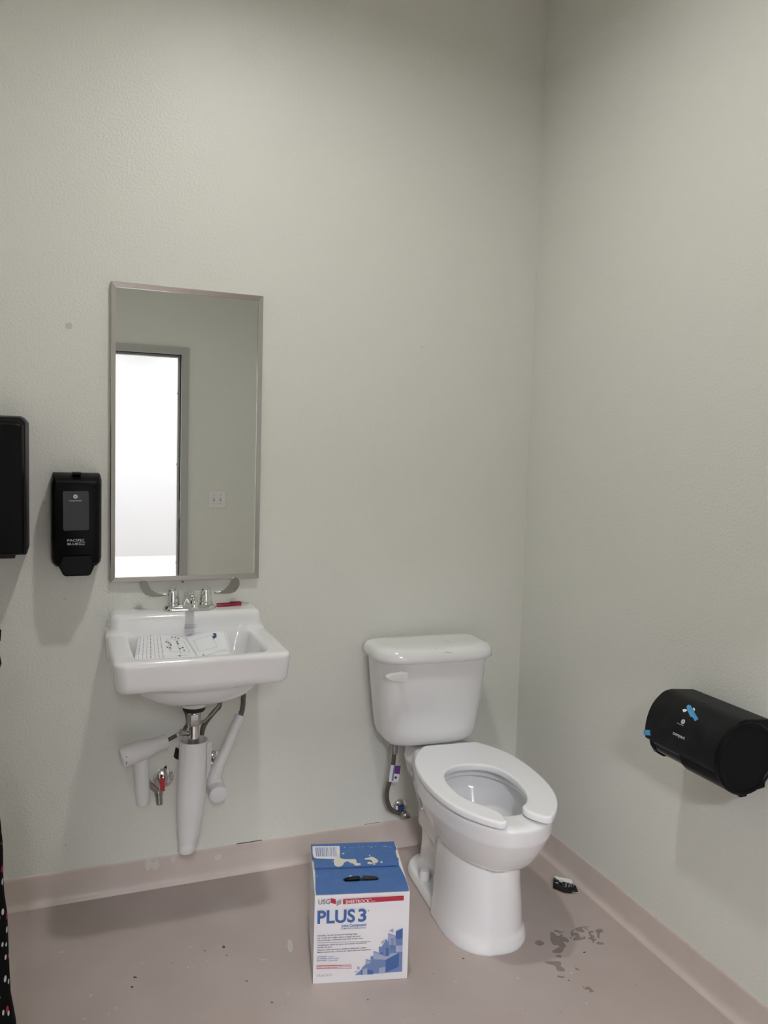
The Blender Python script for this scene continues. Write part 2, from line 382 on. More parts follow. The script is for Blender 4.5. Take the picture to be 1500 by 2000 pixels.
for u, v, r in [(212,1980,.003),(227,1969,.003),(515,1875,.004),(367,1890,.003),(405,1877,.003),(372,1850,.003),(381,1847,.002),(277,1882,.003),(253,1889,.002),(847,1822,.003),(1011,1911,.003),(1018,1875,.002),(890,1917,.0025),(1116,1900,.003),(1145,1960,.003),(562,1940,.002),(120,1860,.005),(178,1945,.004),(165,1990,.003),(560,1850,.002)]: blob(mbw, u, v, r)
for u, v, r in [(264,1909,.003),(258,1928,.0035),(437,1850,.004),(443,1866,.002),(400,1857,.002),(482,1916,.0022),(531,1958,.002),(1019,1778,.002),(1020,1841,.0022),(905,1872,.0022),(1142,1860,.0022),(985,1840,.0015),(1111,1915,.002),(1130,1690,.002)]: blob(mbd, u, v, r)
for k in range(26): blob(mbw, random.uniform(30, 600), random.uniform(1830, 1995), random.uniform(.0008, .0016))
for k in range(12): blob(mbd, random.uniform(30, 1250), random.uniform(1870, 1995), random.uniform(.0006, .0012))
o = build(mbw, 'paint_specks', SPECK, floor, smooth=0); o['kind'] = 'stuff'
o = build(mbd, 'grit_specks', GRIT, floor, smooth=0); o['kind'] = 'stuff'
build(MB().prism(closed_curve([onZ(u, v) for u, v in [(562,1838),(569,1836),(572,1850),(569,1860),(563,1856)]], 3), (0, 0, .0004)), 'paint_smear', SPECK, floor, smooth=0)
# paint smears on the vinyl base, gaps along its top edge
for P in ([(283,1683),(292,1676),(298,1686),(306,1678),(312,1690),(303,1700),(296,1694),(287,1702)], [(420,1672),(432,1668),(430,1678),(421,1680)], [(334,1676),(341,1672),(342,1682),(335,1684)]):
    build(MB().prism(closed_curve([onY(u, v, -.0036) for u, v in P], 2), (0, -.0004, 0)), 'paint_smear', mat('pale_smear', (.70, .66, .62), .6), bb_back, smooth=0)
for P in ([(462,1647.5),(512,1640),(512,1641.3),(462,1649)], [(712,1610),(741,1605.5),(741,1606.8),(712,1611.3)]):
    build(MB().prism([onY(u, v, -.0008) for u, v in P], (0, -.0006, 0)), 'edge_gap', GRIT, bb_back, smooth=0)
# wall marks
build(MB().prism(closed_curve([onY(u, v) for u, v in [(128,633),(137,630),(142,637),(137,643),(129,641)]], 3), (0, -.0003, 0)), 'smudge', SMUDGE, wall_back, smooth=0)
for u, v in ((824, 678), (128, 1651), (126, 1170)):
    c = onY(u, v); build(MB().lathe(c, (0, -1, 0), [(0, .003), (.0003, .003)], 8), 'smudge', SMUDGE, wall_back, smooth=0)

# ================================================================== MIRROR
MX0, MX1, MZ0, MZ1 = -1.483, -1.0186, 1.0101, 1.9245
t = thing('wall_mirror', 'tall rectangular mirror in a thin stainless steel frame above the sink', 'mirror', ((MX0+MX1)/2, 0, MZ0))
FW = .0145
prof = [(0, 0), (0, .0165), (.002, .0185), (FW, .0125), (FW, .004)]
cs = [(MX0, MZ0, 1, 1), (MX1, MZ0, -1, 1), (MX1, MZ1, -1, -1), (MX0, MZ1, 1, -1)]
for i in range(4):
    a = cs[i]; b = cs[(i+1) % 4]
    rr = [[(c[0]+c[2]*q, -d-.001, c[1]+c[3]*q) for q, d in prof] for c in (a, b)]
    build(MB().loft(rr), 'frame_rail', STEEL, t, smooth=25)
build(MB().box((MX0+.010, -.0085, MZ0+.010), (MX1-.010, -.003, MZ1-.010)), 'mirror_glass', MIRR, t, smooth=0)
for px, py in ((357, 1143),):
    c = onY(px, py, -.008); build(MB().lathe((c[0], -.001, MZ0-.006), (0, -1, 0), [(0, .003), (.012, .003)], 10), 'retaining_screw', P_GREY, t)

# ================================================================== SINK
SX = -1.255
sink = thing('wall_sink', 'white porcelain wall-hung sink with raised back ledge and chrome faucet', 'sink', (SX, 0, .78))
def sink_f(x, y, z):
    dr = np.clip((.865-z)*0.10, 0, .012)
    body = rbox2(x, y-.215, .243-dr, .227-dr, .034)
    body = smax(body, z-.866, .016); body = smax(body, .776-z, .02); body = np.maximum(body, -y+.0005)
    fy = .093+(.925-z)*.18
    led = rbox2(x, y-.0, .236-np.clip((z-.865)*.12, 0, .01), fy, .028)
    led = smax(led, z-(.924-.04*np.clip(y-.03, 0, 1)), .02); led = np.maximum(led, .80-z); led = np.maximum(led, -y+.0005)
    bel = ((np.abs(x/.190)**2.4+np.abs((y-.235)/.182)**2.4+np.abs((z-.79)/.0985)**2.4)**.4-1)*.11
    bel = np.maximum(bel, -y+.02)
    neck = np.maximum(np.hypot(x-.002, y-.212)-.036-(z-.66)*.35, .662-z); neck = np.maximum(neck, z-.74)
    d = smin(body, led, .018); d = smin(d, bel, .02); d = smin(d, neck, .012)
    sh = np.clip(.866-z, 0, .2)
    cut = rbox2(x, y-.254, .184-sh*.26, .150-sh*.22, .035)
    flo = .768-.048*np.exp(-((x/.12)**2+((y-.225)/.10)**2))
    cut = smax(cut, flo-z, .045)
    top = np.where(y > .108, 1, 1)
    d = smax(d, -cut, .012)
    # soft inset along the side decks
    drain = np.maximum(np.hypot(x-.002, y-.212)-.022, .70-z); drain = np.maximum(drain, z-.80)
    return smax(d, -drain, .004)
def sink_xf(v): return np.stack([v[:, 0]+SX, -v[:, 1], v[:, 2]], 1)
basin = build_net(sink_f, (-.26, -.008, .64), (.26, .46, .94), .0040, sink_xf, 'basin', PORC, sink)
dr = build(MB().lathe((SX+.002, -.212, .722), (0, 0, 1), [(0, .0), (0, .026), (.003, .027), (.005, .023), (.003, .018), (.002, .0)], 28), 'drain_flange', CHROME, basin)
# small printed mark below the faucet
for k in range(4):
    a = onP(360, 1221+k*2.2, (0, -.108, .905), (0, -1, .18)); b = onP(383, 1220+k*2.2, (0, -.108, .905), (0, -1, .18))
    up = np.array([0, 0, .0007])
    build(MB().prism([a, b, b+up, a+up], (0, -.0014, 0)), 'maker_mark', P_MID, basin, smooth=0)

# faucet
ZL = .922
fa = MB()
def stad(cx, cy, hx, r, z, n=12):
    P = [(cx+hx+r*math.cos(a), cy+r*math.sin(a), z) for a in np.linspace(-PI/2, PI/2, n)]
    return P+[(cx-hx+r*math.cos(a), cy+r*math.sin(a), z) for a in np.linspace(PI/2, 3*PI/2, n)]
FX, FY = -1.247, -.052
fa.loft([stad(FX, FY, .055, r, z) for r, z in [(.0265, ZL-.002), (.0275, ZL+.003), (.0268, ZL+.010), (.0225, ZL+.017), (.017, ZL+.019)]])
# centre housing, a tapering block that carries the spout
def rect(cx, cy, hx, hy, z, y_off=0): return [(cx-hx, cy-hy+y_off, z), (cx+hx, cy-hy+y_off, z), (cx+hx, cy+hy+y_off, z), (cx-hx, cy+hy+y_off, z)]
fauc = build(fa, 'faucet', CHROME, sink, smooth=40)
build(MB().loft([rect(FX, FY-.002, .0275, .026, ZL+.008), rect(FX, FY-.004, .024, .025, ZL+.018), rect(FX, FY-.008, .017, .021, ZL+.040), rect(FX, FY-.010, .012, .016, ZL+.046)]), 'spout_base', CHROME, fauc, bevel=.003, seg=3)
sp = [(FX, FY+.002, ZL+.034), (FX, FY-.03, ZL+.042), (FX, FY-.06, ZL+.045), (FX, FY-.085, ZL+.043), (FX, FY-.097, ZL+.036), (FX, FY-.100, ZL+.026)]
build(MB().tube(catmull(sp, 5), [.0135]*11+[.0133]*5+[.0128]*6+[.012]*4, 20), 'spout', CHROME, fauc, smooth=50)
build(MB().lathe((FX, FY+.004, ZL+.044), (0, 0, 1), [(0, .0165), (.010, .0160), (.013, .013), (.0135, .006)], 24), 'spout_cap', CHROME, fauc, smooth=40)
for hx in (FX-.0505, FX+.0515):
    build(MB().lathe((hx, FY, ZL+.014), (0, 0, 1), [(0, .0215), (.010, .0205), (.013, .0175), (.015, .0175), (.0155, .0200), (.045, .0165), (.050, .0155), (.0525, .0145), (.0525, .0105), (.0515, .010), (.0515, .003)], 28), 'handle_hub', CHROME, fauc, smooth=35)
HZ = [(410,332),(330,342),(240,350),(190,343),(150,325),(112,285),(88,240),(80,205),(88,175),(110,157),(140,150),(160,158),(178,180),(195,220),(225,262),(270,293),(330,307),(410,308)]
HR = [(985,306),(1080,308),(1150,307),(1200,300),(1245,282),(1280,245),(1300,205),(1304,165),(1290,130),(1262,113),(1235,112),(1210,128),(1194,165),(1165,212),(1110,258),(1050,282),(985,284)]
for P in (HZ, HR):
    pts = [onY(260+a/6.25, 1110+b/6.25, FY) for a, b in P]
    m = MB().prism(pts, (0, -.0045, 0)); z0_ = min(q[2] for q in m.v); m.v = [(x, y+(z-z0_)*.32-.004, z) for x, y, z in m.v]
    build(m, 'lever_blade', BLADE, fauc, bevel=.0016, seg=2)

# drain line below the sink
DXX, DYY = SX+.002, -.212
t = thing('sink_drain', 'white insulated drain cover hanging on chrome tailpiece under the sink', 'drain pipe', (DXX, DYY, .21))
build(MB().lathe((DXX, DYY, .648), (0, 0, 1), [(0, .030), (.003, .033), (.013, .033), (.0145, .028)], 28), 'gasket', RUBBER, t)
build(MB().tube([(DXX, DYY, .652), (DXX, DYY, .53)], .0175, 24), 'tailpiece', CHROME, t)
build(MB().lathe((DXX, DYY, .603), (0, 0, 1), [(0, .0195), (.004, .0215), (.034, .0215), (.038, .0195)], 6), 'slip_nut', BRASS, t, bevel=.0015)
build(MB().lathe((DXX-.004, DYY-.004, .575), (-.8, -.25, .35), [(.014, .007), (.030, .007), (.030, .010), (.042, .010)], 16), 'pop_up_port', BRASS, t)
cov = [(DXX+.001, .5575, .0425), (DXX-.0005, .50, .0430), (DXX-.0035, .44, .0432), (DXX-.006, .38, .0425), (DXX-.009, .33, .0405), (DXX-.0105, .318, .0385), (DXX-.011, .305, .0345), (DXX-.0115, .292, .0350), (DXX-.012, .275, .0352), (DXX-.0135, .258, .0325), (DXX-.015, .247, .0285), (DXX-.0155, .240, .0265), (DXX-.0160, .236, .0270), (DXX-.0175, .217, .0265), (DXX-.0175, .213, .0240)]
n = 32
outer = [[(x+r*math.cos(2*PI*k/n), DYY+r*math.sin(2*PI*k/n), z) for k in range(n)] for x, z, r in cov]
inner = [[(x+(r-.005)*math.cos(2*PI*k/n), DYY+(r-.005)*math.sin(2*PI*k/n), z) for k in range(n)] for x, z, r in cov[:6]]
build(MB().loft(inner[::-1]+outer), 'pipe_cover', WPLAS, t, smooth=50)
fl = [(DXX+.035, DYY-.028, .553), (DXX+.052, DYY-.012, .552), (DXX+.050, DYY-.002, .46), (DXX+.036, DYY-.024, .44)]
build(MB().prism(fl, (.0015, .002, 0)), 'cover_flap', WPLAS, t)

def flange(t, c, r, n=28): return build(MB().lathe(c, (0, -1, 0), [(0, r), (.003, r), (.008, r*.86), (.012, r*.5), (.0125, r*.3)], n), 'escutcheon', CHROME, t, smooth=40)
def hose(t, path, r=.0075): return build(MB().tube(catmull(path, 8), r, 14), 'braided_hose', BRAID, t, smooth=60)

# hot side (left)
c = onY(319, 1519, 0)
t = thing('sink_supply', 'sink water supply with red tag and white insulated T-shaped valve cover', 'supply valve', (c[0], 0, c[2]-.06))
flange(t, c, .033)
build(MB().tube([c+np.array([0, -.008, 0]), c+np.array([0, -.045, 0])], .008, 16), 'valve_stub', BRASS, t)
q0 = onY(316, 1520, -.046); q1 = onY(317, 1545, -.05)
build(MB().prism([q0+[-.008, 0, 0], q0+[.008, 0, 0], q1+[.008, 0, 0], q1+[-.006, 0, 0]], (0, -.003, 0)), 'red_tag', REDP, t, bevel=.0008)
v0 = onY(309, 1547, -.05); v1 = onY(311, 1573, -.05)
build(MB().lathe(v0+[0, 0, .012], v1-v0, [(0, .009), (.010, .013), (.022, .013), (.024, .010), (.034, .011), (.052, .010), (.054, .006)], 16), 'stop_valve', BRASS, t)
build(MB().tube([v0, onY(290, 1530, -.075), onY(284, 1515, -.085)], .009, 14), 'valve_outlet', BRASS, t)
# the two sleeves
a = onY(238, 1479, -.13); b = onY(326, 1447, -.105); ax = (b-a); L = np.linalg.norm(ax); ax /= L
sl = build(MB().lathe(a, ax, [(-.002, .018), (0, .029), (.006, .032), (.05, .0315), (.075, .029), (.095, .0235), (.112, .0215), (L, .0225), (L+.001, .019), (L-.02, .017)], 28), 'valve_cover', WPLAS, t, smooth=50)
build(MB().lathe(a-ax*.0045, ax, [(0, .012), (.001, .026), (.004, .0285), (.006, .0285)], 28), 'end_cap', WPLAS, sl, smooth=40)
for k, dz in ((0, .006), (1, -.010)): 
    p = a+ax*.012+np.array([.0, -.031, dz]); build(MB().box(p-[.001, .0006, .004], p+[.001, .0006, .004]), 'slit', RUBBER, sl)
a2 = onY(275, 1478, -.10); b2 = onY(279, 1571, -.10); ax2 = b2-a2; L2 = np.linalg.norm(ax2)
build(MB().lathe(a2, ax2, [(0, .0235), (.03, .0235), (L2*.7, .0225), (L2*.9, .021), (L2, .017), (L2+.003, .008)], 28), 'valve_cover', WPLAS, t, smooth=50)
hose(t, [onY(322, 1449, -.105), onY(338, 1440, -.10), onY(352, 1432, -.10), onY(362, 1422, -.09), onY(366, 1400, -.08), (FX-.05, -.06, .72), (FX-.05, -.052, .79)], .0062)
f0 = onY(345, 1437, -.10); f1 = onY(356, 1430, -.10)
build(MB().lathe(f0, f1-f0, [(0, .007), (.002, .0095), (.016, .0095), (.018, .007)], 12), 'hose_ferrule', CHROME, t)

# cold side (right)
c = onY(418, 1482, 0)
t = thing('sink_supply', 'sink water supply with long bent white insulated cover and braided hose', 'supply valve', (c[0], 0, c[2]-.1))
flange(t, c, .030)
pc = [onY(470, 1397, -.095), onY(455, 1432, -.105), onY(441, 1465, -.115), onY(428, 1492, -.12), onY(419, 1518, -.120), onY(422, 1538, -.135), onY(427, 1552, -.170)]
P = catmull(pc, 6); R_ = np.interp(np.linspace(0, 1, len(P)), [0, .15, .45, .6, .75, 1], [.0165, .0165, .018, .022, .027, .0285])
build(MB().tube(P, list(R_), 24), 'valve_cover', WPLAS, t, smooth=50)
e = P[-1]; d = P[-1]-P[-3]; d /= np.linalg.norm(d)
build(MB().lathe(e-d*.003, d, [(0, .0255), (.0055, .0255), (.0065, .0235), (.0065, .0)], 28), 'end_cap', WPLAS, t, smooth=40)
build(MB().tube([pc[0]+[0.0, 0, .001], pc[0]+[.0035, 0, .0035]], .0125, 18), 'cover_mouth', P_GREY, t)
hose(t, [pc[1], pc[0], onY(474, 1382, -.095), onY(475, 1366, -.09), onY(471, 1350, -.08), (FX+.085, -.07, .73), (FX+.052, -.055, .79)], .0078)
build(MB().tube([c+[0, -.008, 0], c+[0, -.05, 0], pc[4]], .009, 12), 'stop_valve', BRASS, t)
# bare flexible line looping beside the tailpiece
t = thing('flexible_hose', 'bare grey braided hose looping up beside the chrome tailpiece under the sink', 'hose', tuple(onY(393, 1460, -.12)))
hose(t, [onY(392, 1462, -.14), onY(393, 1440, -.13), onY(398, 1418, -.12), onY(410, 1400, -.11), onY(422, 1386, -.10), onY(429, 1376, -.09), (-1.145, -.075, .69)], .0075)
l0 = onY(386, 1414, -.16); l1 = onY(428, 1376, -.10)
build(MB().tube([l0, onY(400, 1408, -.15), onY(414, 1394, -.13), l1], .0045, 10), 'lift_rod', BRASS, t)
# torn hole in the wall board behind the drain
build(MB().prism([onY(u, v) for u, v in [(343,1459),(349,1462),(352,1485),(343,1482),(339,1478)]], (0, -.0006, 0)), 'wall_hole', DARKHOLE, wall_back, smooth=0)
build(MB().prism([onY(u, v) for u, v in [(316,1503),(325,1494),(326,1501),(331,1506),(322,1512)]], (0, -.0006, 0)), 'wall_hole', DARKHOLE, wall_back, smooth=0)

# instruction sheet lying in the basin
pp0, pn = (0, -.30, .800), (0, -.30, 1.0)
def pz(a, b): return onP(260+a/6.25, 1110+b/6.25, pp0, pn)
cTL, cBL, cTM, cBM, cTR, cBR = pz(70, 740), pz(12, 1135), pz(605, 830), pz(775, 1100), pz(1130, 710), pz(1205, 1060)
for q in (cBL, cBM, cBR): pass
def sheet(s, tt):    # s 0..2 across, tt 0 bottom .. 1 top
    a, b, c, d = (cBL, cBM, cTL, cTM) if s <= 1 else (cBM, cBR, cTM, cTR); k = s if s <= 1 else s-1
    lo = a*(1-k)+b*k; hi = c*(1-k)+d*k; p = lo*(1-tt)+hi*tt
    bow = math.sin(PI*k)*(.002 if s <= 1 else .002)
    return p+np.array([0, 0, bow])
mb = MB(); NS, NT = 32, 6
pt = [[sheet(2*i/NS, j/NT) for j in range(NT+1)] for i in range(NS+1)]
mb.add([p for r in pt for p in r], [(i*(NT+1)+j, (i+1)*(NT+1)+j, (i+1)*(NT+1)+j+1, i*(NT+1)+j+1) for i in range(NS) for j in range(NT)])
paper = build(mb, 'instruction_sheet', PAPER, None, smooth=60)
md = paper.modifiers.new('s', 'SOLIDIFY'); md.thickness = .0006
tag(paper, 'folded white paper instruction sheet with line drawings lying in the sink basin', 'paper')
def ink(poly, m, name):     # polygon in sheet coords
    mb = MB(); P = [sheet(a, b)+np.array([0, -.0003, .0012]) for a, b in poly]; mb.add(P, [tuple(range(len(P)))]); build(mb, name, m, paper, smooth=0)
def stroke(a, b, wdt, m, name='printed_line'):
    n_ = 6; P = [(a[0]+(b[0]-a[0])*k/n_, a[1]+(b[1]-a[1])*k/n_) for k in range(n_+1)]; d = np.array([b[0]-a[0], b[1]-a[1]]); l = np.hypot(*d)+1e-9
    nx, ny = -d[1]/l*wdt, d[0]/l*wdt
    mb = MB(); top = [sheet(x+nx, y+ny)+np.array([0, -.0003, .0010]) for x, y in P]; bot = [sheet(x-nx, y-ny)+np.array([0, -.0003, .0010]) for x, y in P]
    mb.add(top+bot, [(k, k+1, k+1+n_+1, k+n_+1) for k in range(n_)]); build(mb, name, m, paper, smooth=0)
random.seed(7)
for k in range(7):          # text columns run along the short side
    s0 = .06+k*.068; y = .05
    while y < (.93 if k < 6 else .85):
        l = random.uniform(.06, .16); stroke((s0, y), (s0+.0, min(y+l, .95)), .0035+.002*(k % 3 == 0), P_GREY if k % 2 else P_WARM); y += l+.025
for a, b in [((.60,.25),(.60,.75)), ((.60,.75),(.95,.75)), ((.95,.75),(.95,.25)), ((.95,.25),(.60,.25)), ((.78,.2),(.78,.8)), ((.58,.35),(.66,.35)), ((.58,.65),(.66,.65)), ((.70,.85),(.86,.85)), ((.70,.12),(.88,.12))]: stroke(a, b, .003, P_WARM)
for x, y in [(.62,.4),(.62,.6),(.80,.4),(.80,.6),(.645,.5),(.645,.55),(.80,.68),(.86,.33),(.86,.45),(.57,.42),(.57,.62),(.72,.84),(.80,.86),(.86,.84),(.74,.1)]:
    stroke((x-.014, y), (x+.014, y), .022, P_DARK, 'printed_mark')
for a, b in [((1.15,.25),(1.17,.72)), ((1.17,.72),(1.62,.76)), ((1.62,.76),(1.66,.30)), ((1.66,.30),(1.15,.25)), ((1.30,.05),(1.85,.20)), ((1.85,.20),(1.86,.12)), ((1.95,.05),(1.93,.95)), ((1.04,.1),(1.02,.9)), ((1.06,.1),(1.05,.9))]: stroke(a, b, .003, P_LIGHT if a[0] > 1.1 else P_WARM)
ink([(1.63,.62),(1.72,.66),(1.74,.80),(1.66,.84),(1.67,.74),(1.62,.72)], mat('ink_navy', (.03, .06, .16), .5), 'printed_arrow')
ink([(1.20,.05),(1.24,.05),(1.24,.12),(1.20,.12)], P_WARM, 'printed_mark')

# red pen on the ledge
a = np.array([-1.158, -.030, ZL+.0075]); b = np.array([-1.052, -.024, ZL+.0075]); ax = b-a; L = np.linalg.norm(ax)
pen = thing('pen', 'red ballpoint pen with chrome tip lying on the sink ledge beside the faucet', 'pen', tuple(a-[0, 0, .006]))
build(MB().lathe(a, ax, [(0, .0055), (.001, .006), (L*.76, .006), (L*.78, .0055)], 18), 'barrel', REDPEN, pen, smooth=40)
build(MB().lathe(a+ax*.76, ax, [(0, .0062), (.008, .0062), (.018, .004), (.020, .0032), (.026, .0032), (.027, .002)], 16), 'chrome_end', CHROME, pen, smooth=40)
build(MB().box(a+ax*.42+[0, -.001, .006], a+ax*.74+[0, .001, .0078]), 'clip', RUBBER, pen)

# ================================================================== TOILET
TH = math.radians(-5.0); TA = np.array([-.395, -.22])
UX = np.array([math.cos(TH), math.sin(TH)]); VX = np.array([math.sin(TH), -math.cos(TH)])
def txf(v):
    v = np.atleast_2d(v); xy = TA+v[:, :1]*UX+v[:, 1:2]*VX; return np.concatenate([xy, v[:, 2:3]], 1)
toilet = thing('toilet', 'white two-piece toilet with open-front seat and no lid', 'toilet', (TA[0], TA[1]-.2, 0))
def egg(u, v, W, vb, vm, vf, s, vc, n=2.15):
    W = W*s; vm_ = vc+(vm-vc)*s; a = np.where(v > vm_, (vf-vm)*s, (vm-vb)*s)
    r = ((np.abs(u)/W)**n+(np.abs(v-vm_)/a)**n)**(1/n); return (r-1)*W
def bowl_f(u, v, z):
    s = np.interp(z, [.20, .255, .270, .285, .300, .325, .350, .362, .374, .43], [.60, .70, .745, .79, .832, .89, .938, .960, .982, 1.0])
    B = egg(u, v, .182, -.06, .25, .580, s, .30)
    B = smax(B, z-.428, .014); B = smax(B, .255-z, .03)
    hw = np.interp(z, [.03, .32], [.129, .108]); vf = np.interp(z, [.03, .32], [.462, .425]); up_ = u+.008
    vc = .27; fr = (((np.abs(up_)/hw)**2.3+(np.maximum(v-vc, 0)/(vf-vc))**2.3)**(1/2.3)-1)*hw
    P = np.maximum(fr, .225-v); P = np.maximum(P, z-.33); P = np.maximum(P, -z+.001)
    T = rbox2(u, v-.09, .078+.02*np.clip(.1-z, 0, .1)*5, .165, .05); T = np.maximum(T, z-.36); T = np.maximum(T, -z+.001)
    D = rbox2(u, v+.045, .115, .135, .05); D = np.maximum(D, smax(D, z-.428, .012)); D = smax(D, .362-z+.0*u, .02)
    und = np.maximum(rbox2(u, v-.03, .078+np.clip(z-.22, 0, .2)*.35, .12, .04), np.maximum(z-.40, .18-z))
    F = FOOT_D(u+.004, v)
    F = smax(F+np.clip(z-.012, 0, .1)*.35, z-.034, .010); F = np.maximum(F, -z+.0005)
    d = smin(T, und, .05); d = smin(d, D, .05); d = smin(d, B, .03)
    d = smin(d, P, .010); d = smin(d, F, .014)
    # the bowl inside
    si = np.interp(z, [.16, .20, .25, .30, .35, .385, .392, .40, .43], [.22, .40, .60, .76, .87, .905, .80, .765, .775])
    Cv = egg(u, v, .150, .075, .285, .535, si, .32, 2.1); Cv = smax(Cv, .175-z, .04)
    return smax(d, -Cv, .008)
FOOT = [(.0, -.10), (.07, -.095), (.115, -.055), (.128, .0), (.128, .08), (.127, .2), (.126, .30), (.119, .37), (.096, .425), (.055, .458), (0, .468)]
_fp = [tuple(p) for p in closed_curve([(a, b, 0) for a, b in FOOT]+[(-a, b, 0) for a, b in FOOT[-2:0:-1]], 3)]
def FOOT_D(u, v):
    d2 = polysdf(u[:, :, 0], v[:, :, 0], [(p[0], p[1]) for p in _fp]); return np.repeat(d2[:, :, None], u.shape[2], 2)
bowl = build_net(bowl_f, (-.21, -.20, -.006), (.21, .60, .45), .005, txf, 'bowl', PORC, toilet)

# seat: open-front ring
SO = [(.092, .0), (.128, .05), (.157, .11), (.173, .18), (.179, .26), (.177, .34), (.165, .42), (.143, .485), (.112, .537), (.082, .572), (.066, .580), (.052, .572)]
SI = [(.046, .535), (.044, .50), (.066, .478), (.088, .44), (.102, .39), (.106, .33), (.102, .28), (.088, .235), (.062, .203), (.03, .188)]
right = [(a, b, 0) for a, b in SO]+[(a-.020, b, 0) for a, b in SI]
SL = [(-.056,.565),(-.052,.535),(-.060,.505),(-.080,.472),(-.104,.435),(-.120,.388),(-.126,.33),(-.122,.28),(-.108,.235),(-.082,.203),(-.05,.188)]
left = [(a, b, 0) for a, b in SL[::-1]]+[(-a*1.05, b, 0) for a, b in SO[::-1]]
ring = catmull(right+[(-.02, .184, 0)]+left, 3)
ring = [(0.092, 0.0)]+[(p[0], p[1]) for p in ring[1:-1]]+[(-.092, 0.0)]
def seat_f(u, v, z):
    d2 = polysdf(u[:, :, 0], v[:, :, 0], ring)[:, :, None].repeat(u.shape[2], 2)
    r = .0055; a = d2+r; b = np.abs(z-.4445)-.0110+r
    return np.hypot(np.maximum(a, 0), np.maximum(b, 0))+np.minimum(np.maximum(a, b), 0)-r
build_net(seat_f, (-.20, -.012, .425), (.20, .595, .463), .0032, txf, 'seat', SEATM, toilet)
for u in (-.07, .07):
    c = txf((u, .012, .422))[0]; build(MB().lathe(c, (0, 0, 1), [(0, .013), (.016, .013)], 16), 'hinge_post', WHITEP, toilet)
for u, v in ((-.12, .45), (.12, .45), (-.145, .2), (.145, .2)):
    c = txf((u, v, .4255))[0]; build(MB().lathe(c, (0, 0, 1), [(0, .008), (.011, .008)], 12), 'bumper', WHITEP, toilet)
for u in (-.106, .106):
    c = txf((u, .080, .031))[0]; build(MB().lathe(c, (0, 0, 1), [(0, .021), (.003, .021), (.0035, .0190), (.026, .0172), (.032, .0135), (.033, .004)], 24), 'bolt_cap', WHITEP, toilet, smooth=40)

# tank
TK = math.radians(-2.0); TC = np.array([-.441, -.128])
def tk(x, y, z):
    c, s = math.cos(TK), math.sin(TK); return (TC[0]+c*x-s*y, TC[1]+s*x+c*y, z)
def sect(hx, yb, yf, z, nb=9, nf=3.2, n=64):
    P = []
    for k in range(n):
        a = 2*PI*k/n; c, s = math.cos(a), math.sin(a); e = nb if s > 0 else nf
        x = hx*abs(c)**(2/ (e if s > 0 else 3.4))*(1 if c >= 0 else -1); y = (yb if s > 0 else yf)*abs(s)**(2/e)
        P.append(tk(x, y if s > 0 else -y, z))
    return P
tank = MB().loft([sect(*q) for q in [(.09, .05, .03, .4425), (.125, .075, .055, .4445), (.150, .085, .070, .452), (.166, .090, .079, .470), (.174, .092, .083, .50), (.184, .094, .090, .58), (.193, .096, .097, .66), (.199, .098, .102, .73), (.200, .098, .103, .748)]])
tko = build(tank, 'tank', PORC, toilet, smooth=60)
lid = MB().loft([sect(*q) for q in [(.196, .096, .100, .7445), (.214, .104, .118, .7450), (.217, .106, .121, .7475), (.217, .106, .121, .7600), (.2155, .105, .119, .770), (.211, .102, .115, .779), (.202, .097, .107, .786), (.190, .090, .098, .7895), (.172, .080, .085, .7912), (.10, .05, .05, .7918)]])
build(lid, 'tank_lid', PORC, toilet, smooth=60)
# scuffs on the lid
for u, v, r in ((872, 1252, .006), (876, 1255, .004), (873, 1274, .005), (880, 1275, .004), (852, 1266, .003)):
    c = onZ(u, v, .7915); build(MB().prism(closed_curve([c+[r*1.6*math.cos(a), r*.6*math.sin(a)*(1+.4*math.sin(3*a)), 0] for a in np.linspace(0, 2*PI, 7)[:-1]], 2), (0, 0, .0005)), 'scuff', P_WARM, toilet, smooth=0)
# flush lever
def yz(a, b): return onY(690+a/5.172, 1220+b/5.172, -.246)
lev = MB().prism([yz(*q) for q in [(310,520),(345,495),(400,482),(460,476),(540,478),(545,490),(540,575),(500,578),(440,568),(385,565),(335,545)]], (0, -.013, 0))
lo = build(lev, 'flush_lever', WHITEP, toilet, bevel=.004, seg=3)
c = yz(505, 525); build(MB().lathe(c+[0, .026, 0], (0, -1, 0), [(0, .011), (.03, .011)], 18), 'lever_stem', WHITEP, lo)

# toilet supply
c = onY(781, 1574, 0)
t = thing('toilet_supply', 'grey braided supply hose with purple tag and chrome valve beside the toilet', 'supply valve', (c[0], 0, c[2]-.05))
flange(t, c, .029)
build(MB().tube([c+[0, -.008, 0], c+[.006, -.06, -.012]], .008, 14), 'valve_stub', BRASS, t)
h0 = onY(783, 1578, -.06); build(MB().box(h0-[.011, .008, .010], h0+[.011, .004, .012]), 'blue_handle', mat('blue_plastic', (.02, .06, .2), .4), t, bevel=.003)
hp = [onY(770, 1462, -.115), onY(769, 1480, -.11), onY(766, 1510, -.10), onY(757, 1540, -.085), onY(756, 1562, -.075), onY(763, 1580, -.075), onY(779, 1588, -.07), onY(790, 1590, -.07)]
hose(t, hp, .0078)
build(MB().lathe(onY(770, 1464, -.115), (0, 0, 1), [(-.016, .008), (-.014, .011), (.0, .012), (.022, .013)], 12), 'coupling_nut', BRASS, t)
v0 = onY(782, 1588, -.07); v1 = onY(805, 1597, -.075)
build(MB().lathe(v0, v1-v0, [(0, .009), (.004, .012), (.014, .012), (.017, .014), (.026, .012), (.034, .009), (.040, .005)], 12), 'stop_valve', BRASS, t)
def tg(a, b): return onY(740+a/9.09, 1440+b/9.09, -.113)
tagp = build(MB().prism([tg(*q) for q in [(215,490),(385,500),(340,800),(170,785)]], (0, -.0015, 0)), 'tag', PAPER, t)
